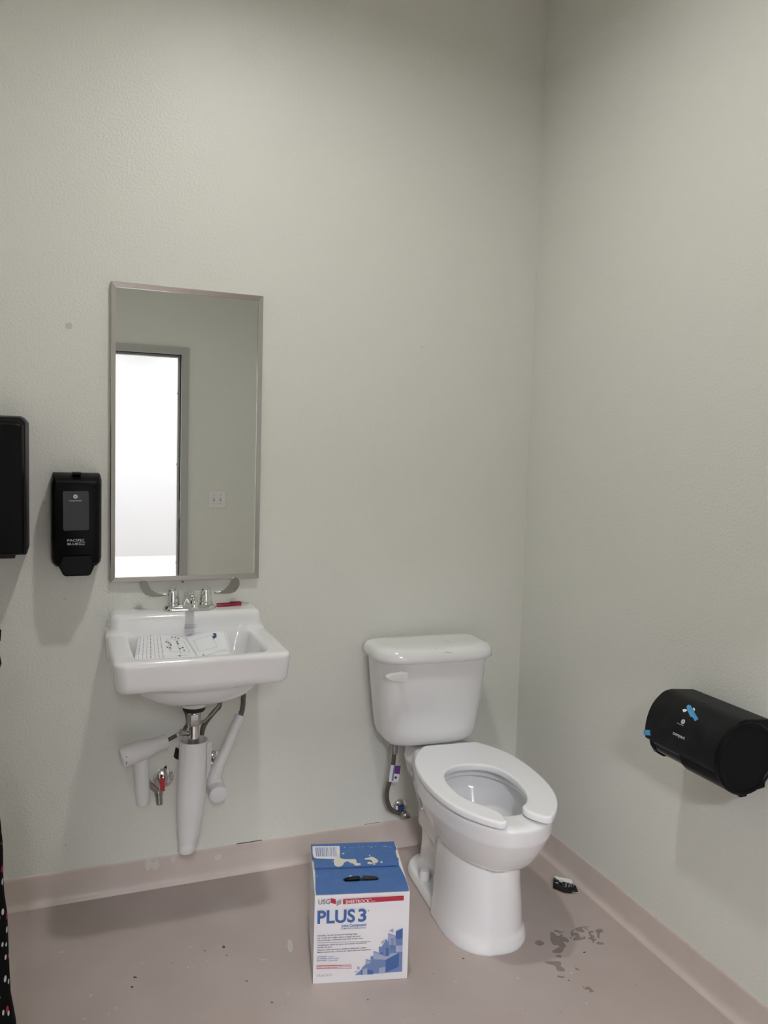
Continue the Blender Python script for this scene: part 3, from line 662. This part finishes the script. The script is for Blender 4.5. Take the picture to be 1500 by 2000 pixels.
build(MB().prism([tg(*q)-np.array([0, .0016, 0]) for q in [(290,497),(385,502),(365,650),(268,640)]], (0, -.0004, 0)), 'tag_print', PURPLE, tagp)
build(MB().prism([tg(*q)-np.array([0, .0016, 0]) for q in [(262,500),(292,500),(250,770),(222,768)]], (0, -.0004, 0)), 'tag_print', P_MID, tagp)
V, Fs = text_mesh('HOLDRITE', .01, width=.014) if False else (None, None)
cc = tg(295, 712)-np.array([0, .0016, 0])
for r in (.0048,): build(MB().lathe(cc, (0, -1, 0), [(0, r), (.0004, r), (.0004, r*.5), (0, r*.5)], 16), 'tag_symbol', P_DARK, tagp)

# ================================================================== CARTON
BL_ = onZ(611, 1922, 0); BR_ = onZ(795, 1911, 0); BWID = float(np.linalg.norm(BR_-BL_)); BH, BD = .251, .256
ex = (BR_-BL_)/BWID; ez = np.array([0, 0, 1.0]); en = np.array([ex[1], -ex[0], 0])      # en: towards the viewer
carton = thing('joint_compound_carton', 'white and blue cardboard carton with torn spackled top standing on the floor', 'box', tuple(BL_+ex*BWID/2-en*BD/2))
def bp(s, d, z): return BL_+ex*s-en*d+ez*z
cb = MB()
lo_, hi_ = [], []
outl = [(0, 0), (BWID, 0), (BWID, BD), (0, BD)]
def cring(z, bulge):
    P = []
    for (a, b), (c_, d_) in zip(outl, outl[1:]+outl[:1]):
        for k in range(6):
            f = k/6; x = a+(c_-a)*f; y = b+(d_-b)*f; w_ = 4*f*(1-f)*bulge
            if b == d_: y += -w_ if b == 0 else w_
            else: x += w_ if a > 0 else -w_
            P.append(bp(x, y, z))
    return P
cb.loft([cring(z, q) for z, q in [(0.0005, 0), (.06, .003), (.125, .0045), (.19, .003), (BH-.002, 0)]])
body = build(cb, 'carton_body', CARDW, carton, smooth=50)
def top_sheet(name, pts, z, th, m, parent=carton):
    return build(MB().prism([bp(a, b, z(a, b) if callable(z) else z) for a, b in pts], (0, 0, th)), name, m, parent, smooth=0)
# front flap with a slot, rear flap lying over it
S0 = .126
fflap = MB()
slot_c = (BWID*.505, .062); hx, hy = .050, .0095
sl = [(slot_c[0]+hx*math.cos(a)*1.0 if abs(math.cos(a)) < .0 else slot_c[0]+(hx-hy)*(1 if math.cos(a) > 0 else -1)+hy*math.cos(a), slot_c[1]+hy*math.sin(a)) for a in np.linspace(0, 2*PI, 25)[:-1]]
outer_f = [(BWID-.001, 0.0), (BWID-.004, .07), (BWID-.010, S0), (.007, S0), (.005, .07), (.001, 0.0)]
# ring between slot and flap edge, built as quads from angular samples
def ring_sheet(inner, outer_poly, z0, th):
    c = np.mean(inner, 0); res = []
    P = np.array(outer_poly)
    for q in inner:
        d = np.array(q)-c; best = None
        for i in range(len(P)):
            a, b = P[i], P[(i+1) % len(P)]; e = b-a; den = d[0]*e[1]-d[1]*e[0]
            if abs(den) < 1e-12: continue
            w_ = a-c; tt = (w_[0]*e[1]-w_[1]*e[0])/den; ss = (w_[0]*d[1]-w_[1]*d[0])/den
            if tt > 0 and -1e-9 <= ss <= 1+1e-9 and (best is None or tt < best): best = tt
        res.append(tuple(c+d*best))
    return res
dirs = sorted(set([round(math.atan2((q[1]-slot_c[1]), (q[0]-slot_c[0])), 5) for q in sl]+[round(math.atan2(q[1]-slot_c[1], q[0]-slot_c[0]), 5) for q in outer_f]))
def slot_at(a):
    dx, dy = math.cos(a), math.sin(a); best = 9
    for i in range(len(sl)):
        p, q = np.array(sl[i]), np.array(sl[(i+1) % len(sl)]); e = q-p; den = dx*e[1]-dy*e[0]
        if abs(den) < 1e-14: continue
        w_ = p-np.array(slot_c); tt = (w_[0]*e[1]-w_[1]*e[0])/den; ss = (w_[0]*dy-w_[1]*dx)/den
        if tt > 0 and -1e-6 <= ss <= 1+1e-6: best = min(best, tt)
    return (slot_c[0]+dx*best, slot_c[1]+dy*best)
inn = [slot_at(a) for a in dirs]; out_ = ring_sheet(inn, outer_f, 0, 0)
# use the true direction for the outer points
zt = BH; th = .004; n_ = len(inn)
vv = [bp(*p, zt) for p in inn]+[bp(*p, zt) for p in out_]+[bp(*p, zt+th) for p in inn]+[bp(*p, zt+th) for p in out_]
ff = []
for i in range(n_):
    j = (i+1) % n_; ff += [(2*n_+i, 3*n_+i, 3*n_+j, 2*n_+j), (i, j, n_+j, n_+i), (n_+i, n_+j, 3*n_+j, 3*n_+i), (i, 2*n_+i, 2*n_+j, j)]
fflap.add(vv, ff)
fo = build(fflap, 'front_flap', CARDB, carton, smooth=0)
build(MB().prism([bp(*p, zt+.0004) for p in sl], (0, 0, .0006)), 'slot_opening', DARKHOLE, carton, smooth=0)
# black carry handle showing in the slot
hb = [bp(slot_c[0]+a, slot_c[1]-.001-.0*a, zt+.0035+.004*(1-(a/.05)**2)) for a in np.linspace(-.046, -.004, 8)]
build(MB().tube(hb, [.003, .0055, .0062, .0064, .0064, .0064, .0064, .006], 12), 'carry_handle', BLACK, carton, smooth=60)
hb = [bp(slot_c[0]+a, slot_c[1]+.0025, zt+.0025+.003*(1-(a/.05)**2)) for a in np.linspace(.006, .047, 8)]
build(MB().tube(hb, [.006, .0062, .0062, .006, .006, .0055, .005, .003], 12), 'carry_handle', RUBBER, carton, smooth=60)
rz = lambda a, b: BH+.0062+.001*max(0, (b-S0)/(BD-S0))**1.3
rp = [(.004, S0-.002), (BWID-.013, S0-.004), (BWID-.008, S0+.03), (BWID-.014, S0+.034), (BWID-.014, S0+.08), (BWID-.006, S0+.084), (BWID-.008, BD-.001), (.0, BD-.001), (.0, S0+.05), (.006, S0+.046)]
rf = top_sheet('rear_flap', rp, rz, .004, CARDB)
build(MB().prism([bp(a, b, BH+.0005) for a, b in [(.006, S0+.006), (BWID-.01, S0+.006), (BWID-.01, BD-.004), (.006, BD-.004)]], (0, 0, .006)), 'side_flap', KRAFT, carton, smooth=0)
def on_rear(a, b): return onP(600+a/7.5, 1640+b/7.5, bp(0, S0, rz(0, S0)+.0046), np.cross(ex, bp(0, BD, rz(0, BD))-bp(0, S0, rz(0, S0))))
def patch(pts, m, name, parent, f=None, th=.0006, curve=0):
    P = [(f or on_rear)(*q) for q in pts]
    if curve: P = closed_curve(P, curve)
    return build(MB().prism(P, (0, 0, th)), name, m, parent, smooth=0)
lab = patch([(76,100),(475,95),(480,285),(130,275),(95,255),(80,210)], CARDW, 'barcode_label', rf)
random.seed(11); x = 120
while x < 425:
    wd = random.choice([4, 6, 9, 13]); f_ = lambda a, b: on_rear(a, b)+np.array([0, 0, .0008])
    patch([(x, 118-(x-120)*.02), (x+wd, 118-(x-120)*.02), (x+wd+12, 250), (x+12, 250)], P_MID, 'barcode_bar', lab, f_, .0002); x += wd+random.choice([6, 9, 13])
for pts in ([(390,320),(400,285),(455,215),(470,215),(480,270),(530,288),(600,292),(690,290),(715,300),(730,345),(775,350),(778,372),(710,382),(670,350),(640,345),(590,320),(545,335),(520,375),(460,398),(400,375)],
            [(848,278),(900,270),(950,255),(1030,300),(1035,330),(990,345),(965,345),(935,300),(850,292)], [(885,335),(920,330),(960,350),(920,360),(885,350)], [(1070,330),(1090,322),(1105,332),(1085,345)], [(965,358),(985,350),(1000,362),(975,370)], [(365,318),(380,316),(380,328)], [(510,205),(545,198),(530,215)], [(905,235),(920,225),(925,242),(915,250)]):
    patch(pts, SPACK, 'compound_splat', rf, None, .0012, 3)
for k in range(11):
    x0 = 545+k*64+random.uniform(-18, 18); y0 = 122-(x0-560)*.035+random.uniform(-9, 9); wd = random.uniform(18, 75); hh = random.uniform(2, 6)
    patch([(x0, y0), (x0+wd*.4, y0-hh), (x0+wd, y0-hh*.5-wd*.03), (x0+wd*.6, y0+hh*.6)], P_LIGHT if k % 3 else SPACK, 'scuff', rf, None, .0004)
def on_front_top(a, b): return onP(600+a/7.5, 1640+b/7.5, bp(0, 0, BH+.0045), (0, 0, 1))
patch([(610,548),(640,528),(655,545),(685,552),(680,562),(630,560)], SPACK, 'compound_splat', fo, on_front_top, .002, 2)
patch([(130,540),(142,530),(155,540),(142,550)], P_LIGHT, 'compound_splat', fo, on_front_top, .0004, 2)
# printing on the front
FO = BL_+en*.0052
def fpx(a, b, o=.0): return onP(600+a/7.5, 1740+b/7.5, FO+en*o, en)
def fpoly(pts, m, name='print_shape', o=0.0):
    P = [fpx(a, b, o) for a, b in pts]; mb = MB(); mb.prism(P, tuple(en*.0002)); return build(mb, name, m, body, smooth=0)
def ftext(txt, a0, b0, a1, cap, m, bold=0, o=0.0004, name='lettering', res=2):
    p0 = fpx(a0, b0); p1 = fpx(a1, b0-(a1-a0)*.054); wd = float(np.dot(p1-p0, ex)); ch = cap/7.5/1573.0*float(np.dot(p0-CAM, C_F))*1.12
    V, Fs = text_mesh(txt, ch/.70, (.028 if bold >= .006 else .014 if bold >= .004 else .022 if bold else .008)*ch/.70, 'LEFT', wd, res); V[:, 0] -= V[:, 0].min()
    if name == 'lettering_small': m2 = m
    mb = MB(); mb.add([p0+ex*v[0]+ez*v[1]+en*o for v in V], Fs); return build(mb, 'lettering', m, body, smooth=0, fix=False)
# blue strip where the top print wraps over the front edge is only the flap; the face is white
ftext('USG', 162, 198, 335, 66, P_GREY, .004, res=3)
fpoly([(345,105),(420,125),(420,195),(345,175)], P_RED); fpoly([(430,155),(500,125),(500,190),(475,200),(430,222)], P_WARM)
fpoly([(525,122),(1415,70),(1415,138),(525,196)], P_RED, 'red_band')
ftext('SHEETROCK', 560, 183, 915, 46, CARDW, .004, o=.0007, res=3)
ftext('BRAND', 930, 156, 998, 12, CARDW, 0, o=.0007); ftext('®', 920, 126, 940, 14, CARDW, 0, o=.0007)
ftext('PLUS', 148, 478, 700, 172, P_BLUE, .006, res=4); ftext('3', 745, 446, 865, 166, P_BLUE, .006, res=4); ftext('®', 885, 300, 908, 22, P_BLUE, .0)
ftext('Joint Compound', 498, 530, 862, 38, P_BLUE, .0009); ftext('COMPUESTO PARA JUNTAS', 492, 566, 858, 20, P_BLUE, .0)
for txt, b0, a1 in [('Versatile—for all drywall joint finishing steps', 666, 735), ('Up to 35% less weight, easier to apply and sand', 702, 775), ('Less shrinkage—minimizes coats over corner bead', 735, 810)]: ftext(txt, 150, b0, a1, 19, P_DARK, .0003)
fpoly([(150,758),(930,737),(930,742),(150,763)], P_GREY, 'rule')
for txt, b0, a1 in [('Versátil para todos los pasos del acabado de juntas de', 806, 868), ('paneles de yeso', 838, 362), ('Hasta un 35% más liviano, facilita la aplicación y lijado', 877, 868), ('Menos contracción, minimiza las capas sobre los esquineros', 909, 930)]: ftext(txt, 150, b0, a1, 18, P_DARK, .0003)
for i, (e_, s_, w2) in enumerate([('LIGHTWEIGHT', 'Liviano', 395), ('ALL PURPOSE', 'Multi-propósito', 468), ('READY-MIXED', 'Premezclado', 445)]):
    ftext(e_, 143, 976+i*28, 285, 16, P_BLUE, .0008); ftext(s_, 322, 970+i*28, w2, 15, P_BLUE)
fpoly([(302,955),(306,955),(306,1034),(302,1034)], P_BLUE, 'rule')
for q in ([(138,1092),(645,1083),(645,1089),(138,1098)], [(138,1139),(645,1130),(645,1136),(138,1145)], [(138,1092),(144,1092),(144,1145),(138,1145)], [(639,1083),(645,1083),(645,1136),(639,1136)]): fpoly(q, P_RED, 'notice_border')
ftext('SHAKE. Do not take internally. Keep from freezing.', 150, 1115, 505, 12, P_RED, .0004); ftext('AGITE. No se debe ingerir. Manténgase a temperatura ambiente.', 150, 1137, 632, 13, P_RED, .0004)
ftext('3.5 gal (13.2 l)', 143, 1256, 358, 30, P_WARM, 0)
# skyline artwork
fpoly([(700,1235),(740,1205),(805,1150),(805,1130),(860,1075),(860,1000),(930,1020),(930,960),(972,955),(972,880),(1050,910),(1050,815),(1090,820),(1130,760),(1160,740),(1185,740),(1185,620),(1285,660),(1300,650),(1300,590),(1400,545),(1390,1180),(1150,1200)], P_MID, 'skyline', .0002)
for pts, m in [([(1150,1010),(1345,905),(1340,1110),(1145,1200)], P_BLUE), ([(1300,600),(1400,550),(1398,690),(1335,710),(1300,690)], P_BLUE), ([(1155,820),(1190,840),(1190,965),(1155,950)], P_BLUE), ([(1345,905),(1395,880),(1390,1180),(1345,1110)], P_MID),
               ([(970,890),(1150,960),(1150,1010),(970,1000)], P_LIGHT), ([(880,1150),(965,1165),(965,1222),(880,1226)], P_BLUE), ([(810,1150),(880,1130),(880,1226),(810,1230)], P_LIGHT), ([(1185,630),(1290,670),(1300,800),(1200,790)], P_LIGHT),
               ([(1200,585),(1262,550),(1262,612)], P_LIGHT), ([(1085,745),(1125,720),(1120,765),(1088,772)], P_LIGHT), ([(735,1108),(765,1115),(765,1150),(735,1145)], P_LIGHT), ([(690,1185),(725,1175),(725,1200)], P_WARM), ([(785,1160),(808,1150),(808,1230),(785,1230)], P_BLUE), ([(1075,905),(1105,895),(1105,930),(1075,925)], P_BLUE), ([(1230,910),(1345,905),(1150,1010),(1150,960),(1195,945)], P_LIGHT), ([(1135,720),(1165,705),(1165,740),(1135,745)], P_MID),
               ([(1050,1130),(1145,1110),(1145,1205),(1050,1212)], P_LIGHT), ([(865,1010),(925,1030),(925,1060),(865,1075)], P_LIGHT)]: fpoly(pts, m, 'skyline_shape', .0004)
for k in range(4): fpoly([(1228+k*14,690),(1233+k*14,690),(1233+k*14,855),(1228+k*14,850)], P_BLUE, 'skyline_line', .0006)
for k in range(6): fpoly([(1300,805+k*16),(1395,800+k*16),(1395,805+k*16),(1300,811+k*16)], CARDW, 'skyline_line', .0006)

# ================================================================== SOAP DISPENSER
t = thing('soap_dispenser', 'black wall-mounted soap dispenser with white lettering left of the mirror', 'dispenser', (-1.58, 0, 1.05))
def ol(ins, y, top=0.0):
    P = [(-1.646+ins, 1.349-ins-top), (-1.515-ins, 1.349-ins-top), (-1.510-ins, 1.330-ins*.5-top), (-1.5105-ins, 1.10), (-1.513-ins, 1.085+ins*.4), (-1.522-ins, 1.074+ins*.7), (-1.533-ins*.5, 1.070+ins), (-1.628+ins*.5, 1.070+ins), (-1.640+ins, 1.074+ins*.7), (-1.649+ins, 1.085+ins*.4), (-1.6515+ins, 1.10), (-1.652+ins, 1.322-ins*.5-top)]
    return [(x, y, z) for x, z in P]
build(MB().loft([ol(0.002, 0), ol(0, -.004), ol(0, -.062), ol(.003, -.085, .008), ol(.009, -.101, .016), ol(.014, -.104, .022)]), 'housing', BLACK, t, bevel=.003, seg=2)
build(MB().prism([(-1.619, -.02, 1.108), (-1.540, -.02, 1.108), (-1.531, -.02, 1.079), (-1.541, -.02, 1.054), (-1.548, -.02, 1.049), (-1.611, -.02, 1.049), (-1.618, -.02, 1.054), (-1.630, -.02, 1.079)], (0, -.092, 0)), 'push_bar', BLACK, t, bevel=.005, seg=3)
build(MB().box((-1.592, -.092, 1.346), (-1.568, -.03, 1.352)), 'latch', BLACKM, t, bevel=.001)
YS = -.1045
def sp_(a, b): return onY(80+a/8.69, 900+b/8.69, YS)
wn = [sp_(*q) for q in [(380,515),(795,512),(815,540),(818,1160),(790,1175),(400,1190),(375,1165),(370,540)]]
build(MB().prism(wn, (0, -.0012, 0)), 'window', BLACKG, t, bevel=.0005)
def flat_text(txt, p0, p1, cap, m, parent, right=(1, 0, 0), up=(0, 0, 1), out=(0, -1, 0), bold=0.0, off=.0003, res=2):
    right = np.array(right, float); up = np.array(up, float); out = np.array(out, float)
    wd = abs(float(np.dot(p1-p0, right))); V, Fs = text_mesh(txt, cap/.70, bold, 'LEFT', wd, res); V[:, 0] -= V[:, 0].min()
    mb = MB(); mb.add([p0+right*v[0]+up*v[1]+out*off for v in V], Fs); return build(mb, 'lettering', m, parent, smooth=0, fix=False)
flat_text('PACIFIC', sp_(445, 1370), sp_(738, 1366), .0068, PRINTW, t, bold=.0001)
flat_text('BLUE', sp_(450, 1432), sp_(635, 1428), .0068, PRINTW, t, bold=.0001)
flat_text('Ultra', sp_(655, 1424), sp_(728, 1424), .0038, PRINTW, t)
for q in ([(645,1380),(738,1378),(738,1382),(645,1384)], [(645,1428),(738,1426),(738,1430),(645,1432)], [(645,1380),(649,1380),(649,1432),(645,1432)], [(734,1378),(738,1378),(738,1430),(734,1430)]): build(MB().prism([sp_(*k) for k in q], (0, -.0003, 0)), 'print_box', PRINTW, t, smooth=0)
def logo(c, r, out, up, t):
    out = np.array(out, float); up = np.array(up, float); rt = np.cross(up, out)
    g = build(MB().lathe(c, out, [(0, r), (.0003, r)], 24), 'emblem', PRINTW, t, smooth=0)
    for h, wd in ((.28, .35), (.05, .75), (-.22, .95)):
        a = c+out*.0005+up*h*r; build(MB().prism([a-rt*wd*r*.6, a+up*r*.22, a+rt*wd*r*.6, a-up*r*.06], tuple(out*.0001)), 'emblem_mark', P_DARK, g, smooth=0)
c = sp_(585, 607); c[1] -= .0013; logo(c, .0060, (0, -1, 0), (0, 0, 1), t)
p = sp_(475, 682); p[1] -= .0013; q = sp_(692, 682); q[1] -= .0013; flat_text('Georgia-Pacific', p, q, .0022, PRINTW, t, bold=.00008)

# paper towel dispenser cut by the picture edge
t = thing('towel_dispenser', 'large black paper towel dispenser on the wall left of the soap dispenser', 'dispenser', (-1.86, 0, 1.12))
XR = -1.7105; XLD = -2.01
def tl(ins, y, tp=0):
    return [(XLD+ins, y, 1.124+ins*.6), (XR-ins, y, 1.124+ins*.6), (XR-ins, y, 1.492-ins), (XR-.012-ins, y, 1.508-ins-tp), (XLD+.012+ins, y, 1.508-ins-tp), (XLD+ins, y, 1.492-ins)]
build(MB().loft([tl(0, -.0005), tl(0, -.16), tl(.002, -.19, .003)]), 'housing', BLACKM, t, bevel=.004, seg=2)
build(MB().loft([tl(.006, -.188, .004), tl(.007, -.203, .006), tl(.012, -.213, .012)]), 'cover', BLACK, t, bevel=.004, seg=2)
build(MB().box((XLD+.02, -.19, 1.116), (XR-.03, -.05, 1.127)), 'towel_slot', RUBBER, t, bevel=.002)
build(MB().lathe((XR, -.150, 1.142), (1, 0, 0), [(0, .004), (.001, .004)], 12), 'hinge_pin', RUBBER, t)

# ================================================================== TOILET PAPER DISPENSER
Y0, Y1 = -.905, -1.168
t = thing('toilet_paper_dispenser', 'black double-roll toilet paper dispenser with scraps of blue tape on the wall', 'dispenser', (-.07, (Y0+Y1)/2, .64))
pr = [(0, .812), (.078, .8195), (.100, .8155), (.120, .803), (.138, .785), (.151, .760), (.158, .733), (.1595, .708), (.157, .693), (.150, .690)]
low = [(.150, .690), (.147, .672), (.134, .653), (.112, .640), (.07, .634), (0, .640)]
def rp_(P, y, s=1.0): return [(-d*s, y, .725+(z-.725)*s) for d, z in P]
cv = catmull([(d, 0, z) for d, z in pr[1:]], 3); full = [(0, .812)]+[(p[0], p[2]) for p in cv]+[(.13, .690), (0, .690)]
build(MB().loft([rp_(full, Y0+.0), rp_(full, Y1)]), 'cover', BLACKM, t, bevel=.003, seg=2, smooth=30)
lw = [(.0, .692), (.149, .692)]+[(d-.004, z) for d, z in low[1:]]
build(MB().loft([rp_(lw, Y0-.006), rp_(lw, Y0-.022)]), 'end_wall', BLACK, t, bevel=.002)
lw2 = [(.0, .694), (.146, .694), (.146, .684), (.134, .661), (.112, .647), (.06, .643), (0, .645)]
build(MB().loft([rp_(lw2, Y0-.020), rp_(lw2, Y0-.128)]), 'roll_bay', BLACKG, t, bevel=.002, smooth=40)
lw3 = [(.0, .694), (.152, .694), (.152, .684), (.145, .666), (.128, .650), (.10, .636), (.06, .632), (0, .638)]
build(MB().loft([rp_(lw3, Y0-.126), rp_(lw3, Y1+.002)]), 'sliding_door', BLACK, t, bevel=.003, smooth=40)
build(MB().lathe((-.077, Y1+.004, .7245), (0, -1, 0), [(0, .0905), (.012, .0905), (.016, .0875), (.016, .081), (.0125, .078), (.0125, .0)], 56), 'round_end', BLACK, t, smooth=35)
build(MB().box((-.088, Y1-.006, .628), (-.066, Y1+.004, .637)), 'catch', BLACK, t, bevel=.002)
# surface frame on the front of the cover
def z6(x, y): return 1200+x/5, 1300+y/5
def on_cover(x, y):       # march the ray to the cover profile
    d = ray(*z6(x, y)); best = None
    C = [(a, b) for a, b in full[:-2]]
    for k in range(len(C)-1):
        p0 = np.array([-C[k][0], 0, C[k][1]]); p1 = np.array([-C[k+1][0], 0, C[k+1][1]]); e = p1-p0; nn = np.array([-e[2], 0, e[0]])
        if abs(np.dot(d, nn)) < 1e-12: continue
        tt = np.dot(p0-CAM, nn)/np.dot(d, nn); h = CAM+d*tt; s_ = np.dot(h-p0, e)/np.dot(e, e)
        if -1e-6 <= s_ <= 1+1e-6 and tt > 0 and (best is None or tt < best[0]):
            nn = nn/np.linalg.norm(nn); nn = nn if np.dot(nn, d) < 0 else -nn; best = (tt, h, nn)
    return best[1], best[2]
def on_cover_poly(pts, m, name, th=.0008):
    pts = [q for i in range(len(pts)) for q in [tuple(np.array(pts[i])*(1-k/4)+np.array(pts[(i+1) % len(pts)])*(k/4)) for k in range(4)]]
    H = [on_cover(*q) for q in pts]; nn = np.mean([h[1] for h in H], 0); nn /= np.linalg.norm(nn)
    return build(MB().prism([h[0] for h in H], tuple(nn*th)), name, m, t, smooth=0)
on_cover_poly([(707,400),(728,384),(750,395),(762,425),(822,522),(788,545),(765,505),(742,502),(712,430)], TAPE, 'tape_scrap', .0016)
on_cover_poly([(668,432),(690,428),(708,432),(712,442),(690,452),(674,455)], PAPER, 'paper_scrap', .0014)
on_cover_poly([(765,420),(782,415),(788,430),(780,448),(775,436)], PAPER, 'paper_scrap', .0014)
on_cover_poly([(290,627),(348,630),(352,682),(292,676)], TAPE, 'tape_scrap', .0016)
p0, n0 = on_cover(672, 548); up = np.cross(n0, (0, -1.0, 0)); up = up if up[2] > 0 else -up
logo(p0+n0*.0004, .0062, n0, up, t)
pa, _ = on_cover(612, 563); pb, _ = on_cover(698, 600); flat_text('Georgia-Pacific', pa+n0*.0008, pa+n0*.0008+np.array([0, -.024, 0]), .0022, PRINTW, t, right=(0, -1, 0), up=up, out=n0, bold=.00008)
pa, n1 = on_cover(573, 668); pb, _ = on_cover(692, 710); up1 = np.cross(n1, (0, -1.0, 0)); up1 = up1 if up1[2] > 0 else -up1
flat_text('compact', pa+n1*.0012, pa+n1*.0012+np.array([0, -abs(pb[1]-pa[1]), 0]), .0082, PRINTW, t, right=(0, -1, 0), up=up1, out=n1, bold=.0002, res=3)
kp, kn = on_cover(870, 366); build(MB().lathe(kp, kn, [(0, .005), (.0012, .005)], 12), 'key_slot', RUBBER, t)

# ================================================================== TORN WRAPPER
random.seed(5)
def zw(a, b): return onZ(1070+a/18.75, 1700+b/18.75, .004)
t = thing('torn_wrapper', 'small torn black and white plastic wrapper on the floor by the baseboard', 'wrapper', tuple(zw(600, 600)*[1, 1, 0]))
wA, wB, wC, wD = zw(200, 330), zw(930, 560), zw(1100, 790), zw(230, 640)
wD2 = zw(420, 740)
mb = MB(); NU, NV = 12, 6; G = []
for i in range(NU+1):
    for j in range(NV+1):
        a = i/NU; b = j/NV; lowp = (zw(190, 640)*(1-a)+zw(1110, 800)*a)+(zw(600, 800)-zw(600, 715))*math.sin(PI*a); p = (wA*(1-a)+wB*a)*(1-b)+lowp*b
        G.append(p+np.array([0, 0, .010*math.sin(PI*b)*(.5+.5*math.cos(5*a))+.006*(1-b)+random.uniform(-.001, .0015)]))
mb.add(G, [(i*(NV+1)+j, (i+1)*(NV+1)+j, (i+1)*(NV+1)+j+1, i*(NV+1)+j+1) for i in range(NU) for j in range(NV)])
wr = build(mb, 'wrapper_front', BLACKG, t, smooth=30); md = wr.modifiers.new('s', 'SOLIDIFY'); md.thickness = .0008
mb = MB(); up_ = np.array([0, 0, .006])
mb.prism([zw(225, 285)+up_, zw(335, 275)+up_, zw(360, 310)+up_, zw(640, 345)+up_, zw(860, 405)+up_, zw(930, 570)+up_, zw(700, 510)+up_, zw(340, 400)+up_, zw(300, 350)+up_], (0, 0, .0008))
build(mb, 'wrapper_back', PAPER, t, smooth=0)
up2 = np.array([0, 0, .017])
build(MB().prism(closed_curve([zw(a, b)+up2*.8 for a, b in [(405,525),(450,485),(510,490),(555,545),(510,580),(440,570)]], 3), (0, 0, .0006)), 'printed_spot', PRINTW, t, smooth=0)
for a in (640, 680, 770, 810, 870, 930): build(MB().prism([zw(a, 590)+up2*.75, zw(a+14, 590)+up2*.75, zw(a-6, 720)+up2*.6, zw(a-20, 720)+up2*.6], (0, 0, .0005)), 'printed_line', P_WARM, t, smooth=0)
build(MB().prism([zw(230, 545)+up2*.6, zw(300, 540)+up2*.6, zw(390, 575)+up2*.6, zw(370, 590)+up2*.6], (0, 0, .0006)), 'printed_line', PRINTW, t, smooth=0)
build(MB().prism([zw(890, 795), zw(1120, 815), zw(1130, 825), zw(900, 808)], (0, 0, .0008)), 'seam', PAPER, t, smooth=0)

# ================================================================== FLECKED GARMENT hanging from a rod on the left wall
GY = -.90
t = thing('hanging_dress', 'black fabric garment with white and red flecks hanging at the left wall', 'garment', (-1.95, GY, .05))
secs = [(1.175, -1.985, -1.905, .018), (1.150, -2.03, -1.86, .03), (1.120, -2.075, -1.785, .042), (1.095, -2.10, -1.745, .05), (1.072, -2.112, -1.7275, .055), (1.052, -2.11, -1.7290, .056), (1.038, -2.105, -1.7370, .052), (1.022, -2.10, -1.7300, .055), (1.006, -2.095, -1.7275, .055), (.985, -2.09, -1.735, .05), (.972, -2.06, -1.765, .05), (.92, -2.045, -1.79, .055), (.85, -2.05, -1.79, .06), (.77, -2.07, -1.757, .075), (.70, -2.085, -1.7330, .085), (.635, -2.09, -1.7275, .09), (.565, -2.10, -1.7275, .095), (.53, -2.105, -1.7255, .10), (.49, -2.11, -1.7205, .10), (.43, -2.12, -1.7190, .105), (.37, -2.125, -1.7175, .11), (.32, -2.13, -1.7155, .115), (.26, -2.14, -1.7065, .12), (.18, -2.15, -1.700, .125), (.10, -2.155, -1.694, .13), (.06, -2.155, -1.693, .13)]
n = 72; rings = []
for k, (z, x0, x1, hd) in enumerate(secs):
    cx, hx_ = (x0+x1)/2, (x1-x0)/2; amp = np.interp(z, [.05, .85, 1.0, 1.2], [.20, .05, .04, .02])
    rings.append([(cx+hx_*math.cos(a), GY+hd*math.sin(a)*(1+amp*math.sin(9*a+z*2)), z) for a in np.linspace(0, 2*PI, n+1)[:-1]])
build(MB().loft(rings), 'cloth', FLECK, t, smooth=60)
build(MB().tube(catmull([(-1.945, GY, 1.17), (-1.945, GY, 1.195), (-1.935, GY, 1.215), (-1.945, GY, 1.232), (-1.957, GY, 1.222)], 6), .0018, 10), 'hanger_hook', STEEL, t)
t = thing('wall_rod', 'short steel hanging rod fixed to the left wall above the dark garment', 'rod', (XL, GY, 1.22))
build(MB().tube([(XL, GY, 1.223), (-1.92, GY, 1.223)], .006, 14), 'rod', STEEL, t)
build(MB().lathe((XL, GY, 1.223), (1, 0, 0), [(0, .022), (.004, .022), (.007, .012)], 20), 'rod_plate', STEEL, t)
build(MB().lathe((-1.92, GY, 1.223), (1, 0, 0), [(0, .009), (.008, .009), (.010, .006)], 14), 'rod_tip', STEEL, t)
